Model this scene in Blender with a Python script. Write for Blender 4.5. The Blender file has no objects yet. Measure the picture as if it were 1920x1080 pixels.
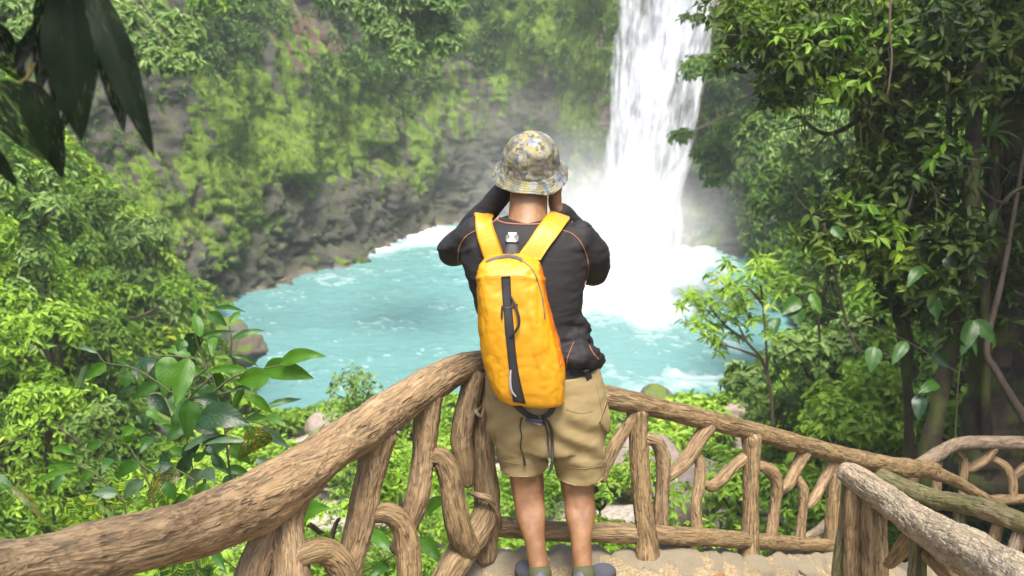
import bpy, math, random
import numpy as np
from mathutils import Vector, Matrix
from mathutils.bvhtree import BVHTree

SC = bpy.context.scene
COL = SC.collection

# ------------------------------------------------------------------ camera
CZ = 2.2
PITCH = math.radians(16.0)
F = 1844.0
cd = bpy.data.cameras.new("camera")
cam = bpy.data.objects.new("camera", cd)
COL.objects.link(cam)
cam.location = (0, 0, CZ)
cam.rotation_euler = (math.radians(90) - PITCH, 0, 0)
cd.sensor_width = 36.0
cd.lens = 36.0 * F / 1920.0
cd.clip_start = 0.05
cd.clip_end = 500
cd.dof.use_dof = True
cd.dof.focus_distance = 3.65
cd.dof.aperture_fstop = 3.8
SC.camera = cam

# ------------------------------------------------------------------ world, sun, exposure
SUN_EL, SUN_AZ = math.radians(67), math.radians(172)   # azimuth from +Y towards +X
w = bpy.data.worlds.new("World")
SC.world = w
w.use_nodes = True
wn = w.node_tree.nodes
wl = w.node_tree.links
wn.clear()
sky = wn.new("ShaderNodeTexSky")
sky.sky_type = 'NISHITA'
sky.sun_disc = False
sky.sun_elevation = SUN_EL
sky.sun_rotation = SUN_AZ
sky.dust_density = 4.0
sky.air_density = 1.0
sky.ozone_density = 0.6
bgn = wn.new("ShaderNodeBackground")
bgn.inputs[1].default_value = 0.15
wo = wn.new("ShaderNodeOutputWorld")
wl.new(sky.outputs[0], bgn.inputs[0])
wl.new(bgn.outputs[0], wo.inputs[0])

sd = bpy.data.lights.new("sun", 'SUN')
sd.energy = 2.8
sd.angle = math.radians(20)
sd.color = (1.0, 0.96, 0.88)
sun = bpy.data.objects.new("sun", sd)
COL.objects.link(sun)
sv = Vector((math.sin(SUN_AZ) * math.cos(SUN_EL), math.cos(SUN_AZ) * math.cos(SUN_EL), math.sin(SUN_EL)))
sun.rotation_euler = sv.to_track_quat('Z', 'Y').to_euler()

SC.view_settings.view_transform = 'Standard'
SC.view_settings.look = 'None'
SC.view_settings.gamma = 1.0
SC.view_settings.use_curve_mapping = False
SC.view_settings.exposure = 1.42
SC.render.engine = 'CYCLES'
cy = SC.cycles
cy.use_denoising = True
cy.max_bounces = 8
cy.diffuse_bounces = 4
cy.glossy_bounces = 3
cy.transmission_bounces = 4
cy.transparent_max_bounces = 16
cy.volume_bounces = 2
cy.volume_step_rate = 2.0
cy.volume_max_steps = 96
cy.caustics_reflective = False
cy.caustics_refractive = False
cy.sample_clamp_indirect = 6.0

RS = np.random.RandomState(7)

# ------------------------------------------------------------------ placing helpers
CP, SP = math.cos(PITCH), math.sin(PITCH)

def D(px, py, d):
    """the point seen at photo pixel (px, py) at depth d (metres along the view axis)"""
    k = (py - 540.0) / F
    return np.array([(px - 960.0) / F * d, d * (CP - k * SP), CZ + d * (-SP - k * CP)])

def PY(px, py, Y):
    k = (py - 540.0) / F
    return D(px, py, Y / (CP - k * SP))

def PZ(px, py, z):
    k = (py - 540.0) / F
    return D(px, py, (z - CZ) / (-SP - k * CP))

def proj(P):
    """points (n,3) -> photo pixel x, y and depth"""
    P = np.asarray(P, float)
    x, y, z = P[..., 0], P[..., 1], P[..., 2] - CZ
    dep = y * CP - z * SP
    up = y * SP + z * CP
    dd = np.maximum(dep, 1e-3)
    return 960 + F * x / dd, 540 - F * up / dd, dep

# ------------------------------------------------------------------ noise
_pr = np.random.RandomState(11)
_perm = _pr.permutation(256)
_perm = np.concatenate([_perm, _perm, _perm])
_g = _pr.normal(size=(256, 3))
_g /= np.linalg.norm(_g, axis=1)[:, None]

def pn(P):
    P = np.asarray(P, float)
    i = np.floor(P).astype(int)
    f = P - i
    u = f * f * f * (f * (f * 6 - 15) + 10)
    i &= 255
    r = 0
    for dx in (0, 1):
        wx = u[..., 0] if dx else 1 - u[..., 0]
        for dy in (0, 1):
            wy = u[..., 1] if dy else 1 - u[..., 1]
            for dz in (0, 1):
                wz = u[..., 2] if dz else 1 - u[..., 2]
                h = _perm[_perm[_perm[(i[..., 0] + dx) & 255] + ((i[..., 1] + dy) & 255)] + ((i[..., 2] + dz) & 255)]
                g = _g[h]
                r = r + wx * wy * wz * (g[..., 0] * (f[..., 0] - dx) + g[..., 1] * (f[..., 1] - dy) + g[..., 2] * (f[..., 2] - dz))
    return r * 1.6

def fbm(P, o=4, lac=2.03, gain=0.5):
    P = np.asarray(P, float)
    r, a = 0, 1.0
    for k in range(o):
        r = r + a * pn(P + k * 17.3)
        P = P * lac
        a *= gain
    return r

def cells(P, seed=3):
    """F1, F2 of a jittered cell grid (worley)"""
    P = np.asarray(P, float)
    i = np.floor(P).astype(int)
    f1 = np.full(P.shape[:-1], 9.0)
    f2 = f1.copy()
    idv = np.zeros(P.shape[:-1])
    for dx in (-1, 0, 1):
        for dy in (-1, 0, 1):
            for dz in (-1, 0, 1):
                c = i + np.array([dx, dy, dz])
                h = _perm[_perm[_perm[c[..., 0] & 255] + (c[..., 1] & 255)] + (c[..., 2] & 255)]
                q = c + 0.5 + 0.32 * _g[(h + seed) & 255] * 1.2
                d = np.linalg.norm(P - q, axis=-1)
                m = d < f1
                f2 = np.where(m, f1, np.minimum(f2, d))
                idv = np.where(m, h, idv)
                f1 = np.where(m, d, f1)
    return f1, f2, idv / 255.0

def sm(x, a, b):
    t = np.clip((x - a) / (b - a), 0, 1)
    return t * t * (3 - 2 * t)

# ------------------------------------------------------------------ object helpers
def mesh(name, V, Fc, smooth=True, attrs=None, fattrs=None):
    """Fc: (n,3) or (n,4) int array, or list of such arrays"""
    V = np.asarray(V, np.float32)
    if not isinstance(Fc, list):
        Fc = [Fc]
    Fc = [np.asarray(f, np.int32) for f in Fc if len(f)]
    me = bpy.data.meshes.new(name)
    me.vertices.add(len(V))
    me.vertices.foreach_set("co", V.ravel())
    nl = sum(f.size for f in Fc)
    npoly = sum(len(f) for f in Fc)
    me.loops.add(nl)
    me.polygons.add(npoly)
    me.loops.foreach_set("vertex_index", np.concatenate([f.ravel() for f in Fc]))
    ls, st = [], 0
    for f in Fc:
        ls.append(st + np.arange(len(f)) * f.shape[1])
        st += f.size
    me.polygons.foreach_set("loop_start", np.concatenate(ls).astype(np.int32))
    me.update(calc_edges=True)
    me.polygons.foreach_set("use_smooth", np.full(npoly, smooth))
    for k, a in (attrs or {}).items():
        a = np.asarray(a, np.float32)
        if a.ndim == 1:
            me.attributes.new(k, 'FLOAT', 'POINT').data.foreach_set("value", a)
        else:
            me.attributes.new(k, 'FLOAT_VECTOR', 'POINT').data.foreach_set("vector", a.ravel())
    for k, a in (fattrs or {}).items():
        me.attributes.new(k, 'FLOAT', 'FACE').data.foreach_set("value", np.asarray(a, np.float32))
    return me

def obj(name, me, mat=None, parent=None, label=None, cat=None, group=None, kind=None):
    o = bpy.data.objects.new(name, me)
    COL.objects.link(o)
    if mat is not None and me is not None and len(me.materials) == 0:
        for m in (mat if isinstance(mat, (list, tuple)) else [mat]):
            me.materials.append(m)
    if parent is not None:
        o.parent = parent
        o.matrix_parent_inverse = parent.matrix_basis.inverted()
    if label: o['label'] = label
    if cat: o['category'] = cat
    if group: o['group'] = group
    if kind: o['kind'] = kind
    return o

def thing(name, label, cat, loc=(0, 0, 0), group=None):
    o = obj(name, None, None, None, label, cat, group)
    o.location = Vector([float(c) for c in loc])
    o.matrix_basis = Matrix.Translation(o.location)
    return o

def grid_faces(nu, nv, wrap_v=False):
    """vertices index = i*nv + j"""
    i = np.arange(nu - 1)[:, None]
    j = np.arange(nv if wrap_v else nv - 1)[None, :]
    j2 = (j + 1) % nv
    a = i * nv + j
    b = i * nv + j2
    c = (i + 1) * nv + j2
    d = (i + 1) * nv + j
    return np.stack([a, b, c, d], -1).reshape(-1, 4)

def catmull(P, n):
    """resample control points (k,m) to n points, uniform in arc length over columns 0..2"""
    P = np.asarray(P, float)
    if len(P) < 2: return P
    Q = np.vstack([2 * P[0] - P[1], P, 2 * P[-1] - P[-2]])
    out = []
    for i in range(1, len(Q) - 2):
        t = np.linspace(0, 1, 24, endpoint=False)[:, None]
        p0, p1, p2, p3 = Q[i - 1], Q[i], Q[i + 1], Q[i + 2]
        out.append(0.5 * ((2 * p1) + (-p0 + p2) * t + (2 * p0 - 5 * p1 + 4 * p2 - p3) * t ** 2 + (-p0 + 3 * p1 - 3 * p2 + p3) * t ** 3))
    out.append(P[-1:])
    R = np.vstack(out)
    s = np.concatenate([[0], np.cumsum(np.linalg.norm(np.diff(R[:, :3], axis=0), axis=1))])
    t = np.linspace(0, s[-1], n)
    return np.stack([np.interp(t, s, R[:, k]) for k in range(R.shape[1])], -1)

def frames(P):
    T = np.gradient(P, axis=0)
    T /= np.linalg.norm(T, axis=1)[:, None] + 1e-9
    N = np.zeros_like(P)
    a = np.array([0, 0, 1.0]) if abs(T[0, 2]) < .8 else np.array([1.0, 0, 0])
    n = a - T[0] * a.dot(T[0])
    n /= np.linalg.norm(n)
    for i in range(len(P)):
        n = n - T[i] * n.dot(T[i])
        n /= np.linalg.norm(n) + 1e-9
        N[i] = n
    return T, N, np.cross(T, N)

def tube(P, r, seg=10, caps=True):
    """P (n,3), r (n,) -> V, list of faces, s, theta"""
    P = np.asarray(P, float)
    r = np.broadcast_to(np.asarray(r, float), (len(P),)).copy()
    if caps:
        T, _, _ = frames(P)
        k = [0.0, .45, .8]
        pre = [P[0] - T[0] * r[0] * c * .7 for c in (1, .8, .4)]
        post = [P[-1] + T[-1] * r[-1] * c * .7 for c in (.4, .8, 1)]
        P = np.vstack([pre, P, post])
        r = np.concatenate([[r[0] * .05, r[0] * .55, r[0] * .9], r, [r[-1] * .9, r[-1] * .55, r[-1] * .05]])
    T, N, B = frames(P)
    th = np.linspace(0, 2 * np.pi, seg, endpoint=False)
    V = P[:, None] + r[:, None, None] * (np.cos(th)[None, :, None] * N[:, None] + np.sin(th)[None, :, None] * B[:, None])
    s = np.concatenate([[0], np.cumsum(np.linalg.norm(np.diff(P, axis=0), axis=1))])
    return V.reshape(-1, 3), grid_faces(len(P), seg, True), s, th, P, r, N, B

class MB:
    """collects vertex / face blocks into one mesh"""
    def __init__(self):
        self.v, self.f3, self.f4, self.n = [], [], [], 0
    def add(self, V, Fc):
        Fc = np.asarray(Fc)
        self.v.append(np.asarray(V, float))
        (self.f3 if Fc.shape[1] == 3 else self.f4).append(Fc + self.n)
        self.n += len(V)
        return self
    def tube(self, P, r, seg=8, n=None):
        P = np.asarray(P, float)
        if n: P = catmull(P, n)
        if np.ndim(r) and len(np.atleast_1d(r)) != len(P):
            r = np.interp(np.linspace(0, 1, len(P)), np.linspace(0, 1, len(r)), r)
        R = tube(P, r, seg)
        return self.add(R[0], R[1])
    def data(self):
        return np.vstack(self.v), [np.vstack(x) for x in (self.f3, self.f4) if x]
    def mesh(self, name, smooth=True):
        V, Fc = self.data()
        return mesh(name, V, Fc, smooth)

# ------------------------------------------------------------------ material helpers
class NT:
    def __init__(self, name):
        self.m = bpy.data.materials.new(name)
        self.m.use_nodes = True
        self.t = self.m.node_tree
        self.t.nodes.clear()
        self.out = self.t.nodes.new("ShaderNodeOutputMaterial")
    def n(self, typ, **kw):
        nd = self.t.nodes.new(typ)
        ins = kw.pop('ins', {})
        for k, v in kw.items():
            setattr(nd, k, v)
        for k, v in ins.items():
            self.set(nd.inputs[k], v)
        return nd
    def set(self, sock, v):
        if isinstance(v, bpy.types.NodeSocket):
            self.t.links.new(v, sock)
        elif isinstance(v, tuple) and sock.type == 'RGBA' and len(v) == 3:
            sock.default_value = (*v, 1)
        else:
            sock.default_value = v
    def noise(self, vec, scale, detail=4, rough=.55, dist=0.0):
        nd = self.n("ShaderNodeTexNoise", ins={'Scale': scale, 'Detail': detail, 'Roughness': rough, 'Distortion': dist})
        if vec is not None: self.set(nd.inputs['Vector'], vec)
        return nd.outputs[0]
    def ramp(self, fac, stops):
        nd = self.n("ShaderNodeValToRGB")
        e = nd.color_ramp.elements
        while len(e) < len(stops): e.new(0.5)
        for q, (p, c) in zip(e, stops):
            q.position = p
            q.color = (*c, 1) if isinstance(c, tuple) else (c, c, c, 1)
        self.set(nd.inputs[0], fac)
        return nd.outputs[0]
    def mix(self, fac, a, b, blend='MIX'):
        nd = self.n("ShaderNodeMix", data_type='RGBA', blend_type=blend)
        self.set(nd.inputs[0], fac)
        self.set(nd.inputs[6], a)
        self.set(nd.inputs[7], b)
        return nd.outputs[2]
    def math(self, op, a, b=0.0, c=0.0):
        nd = self.n("ShaderNodeMath", operation=op)
        self.set(nd.inputs[0], a); self.set(nd.inputs[1], b); self.set(nd.inputs[2], c)
        return nd.outputs[0]
    def attr(self, name):
        nd = self.n("ShaderNodeAttribute", attribute_name=name)
        return nd.outputs
    def mapping(self, vec, scale):
        nd = self.n("ShaderNodeMapping", ins={'Vector': vec, 'Scale': scale})
        return nd.outputs[0]
    def coords(self):
        return self.n("ShaderNodeTexCoord").outputs['Object']
    def bump(self, h, strength, dist, normal=None):
        nd = self.n("ShaderNodeBump", ins={'Height': h, 'Strength': strength, 'Distance': dist})
        if normal is not None: self.set(nd.inputs['Normal'], normal)
        return nd.outputs[0]
    def pbsdf(self, **ins):
        nd = self.n("ShaderNodeBsdfPrincipled")
        for k, v in ins.items():
            self.set(nd.inputs[k.replace('_', ' ')], v)
        return nd
    def finish(self, sh):
        self.t.links.new(sh, self.out.inputs[0])
        return self.m

def leaf_mat(name, stops, rough=.55, trans=.35, tint=(1.1, 1.1, .35)):
    t = NT(name)
    r = t.attr('rnd')[2]
    c = t.ramp(r, stops)
    n = t.noise(t.coords(), 30, 2)
    c = t.mix(.35, c, t.mix(n, (0.5, 0.5, 0.5), (1, 1, 1)), 'MULTIPLY')
    p = t.pbsdf(Base_Color=c, Roughness=rough)
    p.inputs['Specular IOR Level'].default_value = .28
    tr = t.n("ShaderNodeBsdfTranslucent", ins={'Color': t.mix(1.0, c, tint, 'MULTIPLY')})
    mx = t.n("ShaderNodeMixShader", ins={0: trans, 1: p.outputs[0], 2: tr.outputs[0]})
    return t.finish(mx.outputs[0])

def simple_mat(name, col, rough=.6, bump=0.0, scale=60, var=.25, metal=0.0, stretch=(1, 1, 1)):
    t = NT(name)
    co = t.mapping(t.coords(), stretch)
    n = t.noise(co, scale, 4)
    c = t.mix(n, tuple(x * (1 - var) for x in col), tuple(min(1, x * (1 + var)) for x in col))
    ins = dict(Base_Color=c, Roughness=rough, Metallic=metal)
    if bump: ins['Normal'] = t.bump(n, bump, .004)
    return t.finish(t.pbsdf(**ins).outputs[0])

# ------------------------------------------------------------------ leaf geometry
# leaf templates: (along, across, up), faces
LT_FAR = (np.array([(0, 0, 0), (.5, .5, .10), (1, 0, -.10), (.5, -.5, .10)]), np.array([(0, 1, 2), (0, 2, 3)]))
LT_MID = (np.array([(0, 0, 0), (.3, .46, .08), (.68, .36, .02), (1, 0, -.16), (.68, -.36, .02), (.3, -.46, .08), (.5, 0, -.03)]),
          np.array([(0, 1, 6), (1, 2, 6), (2, 3, 6), (3, 4, 6), (4, 5, 6), (5, 0, 6)]))

def unit(a):
    return a / (np.linalg.norm(a, axis=-1, keepdims=True) + 1e-9)

def leaves_mesh(name, pos, dirv, nor, L, W, rnd, tmpl=LT_FAR):
    tv, tf = tmpl
    n = len(pos)
    dirv = unit(dirv)
    side = unit(np.cross(nor, dirv))
    up = np.cross(dirv, side)
    L = np.broadcast_to(L, (n,)); W = np.broadcast_to(W, (n,))
    V = (pos[:, None] + tv[None, :, 0, None] * (dirv * L[:, None])[:, None]
         + tv[None, :, 1, None] * (side * W[:, None])[:, None] + tv[None, :, 2, None] * (up * L[:, None])[:, None])
    Fc = tf[None] + (np.arange(n) * len(tv))[:, None, None]
    return mesh(name, V.reshape(-1, 3), Fc.reshape(-1, 3), False, fattrs={'rnd': np.repeat(rnd, len(tf))})

def rosettes(C, N, k, size, rs, droop=.35, wid=.42, tone=None, spread=1.0, jit=.42):
    """clusters of k leaves radiating round normals N at centres C"""
    n = len(C)
    N = unit(N)
    a = unit(np.cross(N, rs.normal(size=(n, 3))))
    b = np.cross(N, a)
    ph = rs.rand(n, 1) * 6.28 + np.arange(k)[None] * (6.28 / k) + rs.normal(0, .25, (n, k))
    rad = np.cos(ph)[..., None] * a[:, None] + np.sin(ph)[..., None] * b[:, None]
    el = rs.uniform(-droop, droop * .9, (n, k))[..., None]
    d = unit(rad * spread + N[:, None] * el + rs.normal(0, .15, (n, k, 3)) - np.array([0, 0, droop * .5]))
    nor = N[:, None] * 1.0 + rs.normal(0, .3, (n, k, 3))
    size = np.broadcast_to(size, (n,))
    L = size[:, None] * rs.uniform(1 - jit, 1 + jit, (n, k))
    pos = C[:, None] + rs.normal(0, .12, (n, k, 3)) * size[:, None, None]
    tone = rs.rand(n) if tone is None else tone
    rnd = np.clip(tone[:, None] * .7 + rs.rand(n, k) * .3, 0, 1)
    R = lambda x: x.reshape(-1, x.shape[-1]) if x.ndim == 3 else x.reshape(-1)
    return R(pos), R(d), R(nor), R(L), R(L) * wid, R(rnd)

def crown_points(blobs, dens, rs, shell=.55, up=.35):
    """sample points in the outer shell of ellipsoids; blobs: (cx,cy,cz,rx,ry,rz); dens = clusters per m2"""
    Cs, Ns, Ts = [], [], []
    for (cx, cy_, cz, rx, ry, rz) in blobs:
        area = 4 * np.pi * ((rx * ry) ** 1.6 / 3 + (rx * rz) ** 1.6 / 3 + (ry * rz) ** 1.6 / 3) ** (1 / 1.6)
        n = max(8, int(area * dens))
        u = unit(rs.normal(size=(n, 3)))
        u[:, 2] = np.where(u[:, 2] < -.35, -u[:, 2] * .6, u[:, 2])
        u = unit(u)
        q = u * 2.2 + np.array([cx, cy_, cz])
        rr = (shell + (1 - shell) * rs.rand(n) ** .5) * (1 + .28 * pn(q * 1.3))
        Cs.append(np.array([cx, cy_, cz]) + u * rr[:, None] * np.array([rx, ry, rz]))
        Ns.append(unit(u / np.array([rx, ry, rz]) * min(rx, ry, rz) + np.array([0, 0, up])))
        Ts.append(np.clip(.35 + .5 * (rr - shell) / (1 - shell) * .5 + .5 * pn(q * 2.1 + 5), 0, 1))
    return np.vstack(Cs), np.vstack(Ns), np.concatenate(Ts)
# ================================================================== THE SETTING
# ------------------------------------------------------------------ palette of foliage
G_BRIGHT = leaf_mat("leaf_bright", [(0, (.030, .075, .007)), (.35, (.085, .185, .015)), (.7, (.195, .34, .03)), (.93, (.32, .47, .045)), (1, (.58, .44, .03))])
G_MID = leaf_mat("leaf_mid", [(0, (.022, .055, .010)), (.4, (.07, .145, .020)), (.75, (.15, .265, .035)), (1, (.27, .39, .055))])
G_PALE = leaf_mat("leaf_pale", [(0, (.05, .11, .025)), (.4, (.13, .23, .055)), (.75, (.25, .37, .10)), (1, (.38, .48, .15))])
G_LIGHT = leaf_mat("leaf_sunlit", [(0, (.045, .105, .010)), (.35, (.145, .275, .024)), (.7, (.30, .48, .05)), (.93, (.46, .62, .10)), (1, (.66, .54, .05))])  # brighter leaf copy with the sunlight put into its colour
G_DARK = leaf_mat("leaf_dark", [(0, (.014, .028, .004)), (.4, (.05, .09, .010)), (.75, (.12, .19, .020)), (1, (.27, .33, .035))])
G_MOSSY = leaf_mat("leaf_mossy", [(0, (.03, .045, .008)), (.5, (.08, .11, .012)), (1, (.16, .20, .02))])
G_SHADE = leaf_mat("leaf_shaded", [(0, (.009, .020, .004)), (.4, (.032, .062, .009)), (.75, (.08, .13, .016)), (1, (.18, .23, .03))])  # darker copy of leaf_dark, forest shade put into the colour

def soil_mat():
    t = NT("forest_soil")
    co = t.coords()
    n = t.noise(co, 1.3, 8, .65)
    n2 = t.noise(co, 9, 6, .7)
    c = t.ramp(n, [(.3, (.012, .009, .006)), (.5, (.022, .018, .010)), (.7, (.025, .035, .010))])  # dark soil tone also carries the shade of the right bank
    c = t.mix(t.math('MULTIPLY', n2, .5), c, (.05, .035, .024))
    c = t.mix(t.math('MULTIPLY', t.attr('sand')[2], t.ramp(n2, [(.35, .5), (.55, 1.0)])), c, t.mix(n2, (.30, .24, .18), (.58, .52, .44)))
    return t.finish(t.pbsdf(Base_Color=c, Roughness=.9, Normal=t.bump(n2, .8, .06)).outputs[0])

# ------------------------------------------------------------------ ground
def xl(y): return np.interp(y, [0, 5, 12, 20, 27, 30, 34, 40], [-5.0, -5.2, -5.6, -6.6, -7.6, -8.8, -10.8, -13])
def xr(y): return np.interp(y, [0, 6, 12, 20, 27, 33, 40, 44], [4.4, 4.4, 4.9, 6.1, 8.3, 9.2, 9.9, 11])

def ground_z(x, y):
    base = np.interp(y, [-10, 4.2, 6, 12, 20, 24.5, 27], [-1.6, -1.7, -2.5, -4.7, -7.0, -8.25, -9.6])
    base = base + np.clip(x - 1.0, 0, 6) * -.12 * (y < 12)
    el = np.maximum(0, xl(y) - x)
    er = np.maximum(0, x - xr(y))
    sr = np.interp(y, [0, 10, 26, 40], [1.1, 1.3, 1.7, 3.0])
    sl = np.interp(y, [0, 10, 26, 36], [1.2, 1.5, 1.35, 1.5])
    bank = np.minimum(el * sl, 13) + np.minimum(er * sr, 13)
    z = base + bank
    P = np.stack([x, y, np.zeros_like(x)], -1)
    z = z + .35 * pn(P * .45) + .15 * pn(P * 1.3) + (bank > 0) * .7 * pn(P * .25 + 4)
    return z

gx = np.linspace(-34, 34, 240)
gy = np.linspace(-8, 60, 240)
GX, GY = np.meshgrid(gx, gy, indexing='ij')
GV = np.stack([GX, GY, ground_z(GX, GY)], -1).reshape(-1, 3)
SAND = (GV[:, 0] > xl(GV[:, 1]) + .4) * (GV[:, 0] < xr(GV[:, 1]) - .4) * (GV[:, 1] > 5.0) * 1.0
ground = obj("ground", mesh("ground", GV, grid_faces(240, 240)[:, ::-1], attrs={'sand': SAND}), soil_mat(), kind='structure')

# ------------------------------------------------------------------ gorge wall
base_pts = np.array([(-34, 18), (-24, 22), (-17, 26), (-12.5, 30), (-9.8, 34.2), (-8, 37.5), (-6.3, 41), (-4.6, 44.5), (-2.4, 47.6), (0.5, 48.2),
                     (2.6, 46.5), (3.6, 44.2), (5.5, 43.2), (8.2, 42.8), (9.5, 41.2), (10.4, 39.2), (11.6, 36), (13, 31), (15, 26), (20, 20), (30, 16)], float)
NU, NVZ = 540, 215
bp = catmull(np.c_[base_pts, np.zeros(len(base_pts))], NU)[:, :2]
tz = np.linspace(0, 1, NVZ)
zz = -9.3 + 19.0 * tz ** 1.12
tg = np.gradient(bp, axis=0); tg /= np.linalg.norm(tg, axis=1)[:, None]
inw = np.stack([tg[:, 1], -tg[:, 0]], -1)          # towards the gorge
inw3 = np.c_[inw, np.zeros(NU)]
CB = np.zeros((NU, NVZ, 3))
CB[..., 0] = bp[:, None, 0]; CB[..., 1] = bp[:, None, 1]; CB[..., 2] = zz[None, :]
lean = np.interp(bp[:, 0], [-12, -6, 0, 4, 9, 12], [.34, .24, .14, .03, .02, .25])
CB -= inw3[:, None] * (lean[:, None] * (zz[None] + 8.5))[..., None]
P0 = CB.copy()
big = fbm(P0 * np.array([.22, .22, .16]), 3)
strat = fbm(P0 * np.array([1.1, 1.1, .30]) + 9, 4)
f1, f2, cid = cells(P0 * np.array([.62, .62, .42]) + .25 * fbm(P0 * .8, 2)[..., None])
g1, g2, gid = cells(P0 * np.array([1.7, 1.7, 1.15]) + .2 * fbm(P0 * 2.2, 2)[..., None], 9)
low = 1 - sm(P0[..., 2], -6.2, -2.8)
blk = sm(f2 - f1, 0, .22)
disp = .9 * big + .42 * strat * (1 - .4 * low) + (.26 * low + .08) * (blk - .6 + .9 * (cid - .5)) + (.05 + .17 * low) * (sm(g2 - g1, 0, .2) - .5 + .7 * (gid - .5))
# projecting ledges with hollows under them: (photo x, photo y, half width, depth)
pX, pYy, pD = proj(P0)
for (ex, ey, ew, ed) in ((548, 322, 30, 1.6), (725, 262, 40, 1.0), (1350, 335, 70, 1.2)):
    a = np.exp(-((pX - ex) / ew) ** 2)
    disp += .6 * ed * a * (sm(pYy, ey - 90, ey) * (1 - sm(pYy, ey, ey + 9))) - .5 * ed * a * sm(pYy, ey + 4, ey + 16) * (1 - sm(pYy, ey + 25, ey + 75))
disp += .08 * fbm(P0 * 5, 3) + .22 * fbm(P0 * np.array([2.6, 2.6, .9]) + 13, 3)
disp += .4 * (1 - sm(P0[..., 2], -8.6, -7.2)) * (.6 + .6 * pn(P0 * .8 + 3))   # talus foot
CV = CB + inw3[:, None] * disp[..., None]
cliff_z_bias = .12 * pn(P0 * 1.7)
CV[..., 2] += cliff_z_bias
pX, pYy, pD = proj(CV)

def field(lst, X=None, Y=None):
    X = pX if X is None else X; Y = pYy if Y is None else Y
    r = 0
    for (cx, cy_, rx, ry, s) in lst:
        r = r + s * np.exp(-((X - cx) / rx) ** 2 - ((Y - cy_) / ry) ** 2)
    return r
moss_px = [(440, 170, 60, 60, .9), (480, 270, 80, 110, 1.1), (400, 330, 80, 90, .9), (570, 290, 80, 60, .9), (640, 230, 60, 90, .9), (690, 200, 80, 80, .8), (470, 400, 60, 60, .8),
           (830, 170, 90, 90, .9), (830, 290, 40, 50, .5), (980, 90, 70, 80, 1.0), (1090, 110, 45, 150, 1.5), (1075, 240, 40, 60, 1.1), (360, 410, 50, 40, .6), (300, 300, 50, 70, .4),
           (770, 330, 60, 60, .8), (420, 480, 40, 40, .5), (930, 40, 100, 60, .6), (1380, 400, 60, 90, .5), (200, 400, 120, 120, .7), (600, 180, 60, 80, .5),
           (720, 380, 90, 50, -.8), (900, 310, 90, 80, -1.2), (540, 365, 50, 25, -1.2), (1020, 205, 30, 25, -.7), (640, 430, 120, 40, -1.0), (400, 560, 200, 50, -1.2), (300, 250, 40, 60, -.6)]
soil_px = [(560, 70, 60, 70, 1.0), (620, 110, 50, 50, .9), (740, 235, 30, 25, .9), (300, 200, 50, 70, .4), (590, 170, 40, 40, .6), (530, 230, 30, 40, .3)]
tan_px = [(1150, 80, 45, 120, 1.6), (1140, 230, 16, 22, 1.2), (1280, 400, 28, 60, 1.3), (1110, 340, 50, 60, 1.2), (1060, 350, 35, 50, .7), (1345, 20, 30, 60, .7), (1250, 120, 120, 160, .6)]
streak = fbm(P0 * np.array([1.9, 1.9, .34]) + 21, 4) * .75 + fbm(P0 * np.array([5, 5, 2.0]), 3) * .30
inframe = sm(pD, 5, 10)
moss = field(moss_px) * .85 + .22 * sm(P0[..., 2], -3, 2) + 1.15 * streak - .10
moss = moss + .25 * sm(f2 - f1, 0, .25) - .1
moss = moss + .42 * fbm(P0 * np.array([5.5, 5.5, 1.3]) + 77, 3) - .35 * (1 - sm(g2 - g1, 0, .14))
moss = sm(moss, .17, .46)
soil = sm(field(soil_px) + .6 * streak, .45, .85)
tan = sm(field(tan_px) + .35 * streak, .35, .8)
shore = (1 - sm(P0[..., 2] + .15 * streak, -7.95, -7.75))
tan = np.maximum(tan, shore * .30 * (fbm(P0 * .6, 2) > -.15))

def cliff_mat():
    t = NT("gorge_rock")
    co = t.coords()
    n1 = t.noise(co, .9, 8, .62)
    n2 = t.noise(t.mapping(co, (5, 5, 1.6)), 1, 6, .7)
    n3 = t.noise(t.mapping(co, (1, 1, .55)), 20, 6, .75)
    rock = t.ramp(n1, [(.28, (.022, .022, .020)), (.45, (.062, .060, .050)), (.6, (.11, .105, .09)), (.78, (.22, .215, .195))])
    rock = t.mix(t.math('MULTIPLY', n2, .55), rock, (.075, .055, .04))
    rock = t.mix(.4, rock, t.ramp(n3, [(.35, .15), (.62, 1.0)]), 'MULTIPLY')
    rock = t.mix(t.ramp(t.noise(t.mapping(co, (2, 2, .7)), 1.4, 5, .65), [(.42, 0.0), (.62, .65)]), rock, t.mix(n3, (.035, .05, .010), (.10, .13, .025)))
    rock = t.mix(t.math('MULTIPLY', t.attr('soil')[2], .85), rock, t.mix(n3, (.055, .028, .018), (.16, .085, .06)))
    rock = t.mix(t.math('MULTIPLY', t.attr('tan')[2], .8), rock, t.mix(n2, (.40, .27, .19), (.50, .40, .32)))
    mo = t.ramp(t.math('ADD', t.math('MULTIPLY', n2, .6), t.math('MULTIPLY', n3, .4)), [(.32, (.025, .04, .005)), (.43, (.07, .12, .012)), (.55, (.135, .215, .016)), (.7, (.22, .32, .032))])
    mf = t.math('ADD', t.attr('moss')[2], t.math('MULTIPLY', t.math('SUBTRACT', n3, .5), .9))
    mf = t.ramp(mf, [(.38, 0.0), (.58, 1.0)])
    c = t.mix(mf, rock, mo)
    h = t.math('ADD', t.math('MULTIPLY', n2, 1.0), t.math('MULTIPLY', n3, .5))
    r = t.mix(mf, (.55, .55, .55), (.95, .95, .95))
    return t.finish(t.pbsdf(Base_Color=c, Roughness=r, Normal=t.bump(h, .9, .16)).outputs[0])
R2 = lambda a: a.reshape(-1, 3) if a.ndim == 3 else a.ravel()
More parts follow.
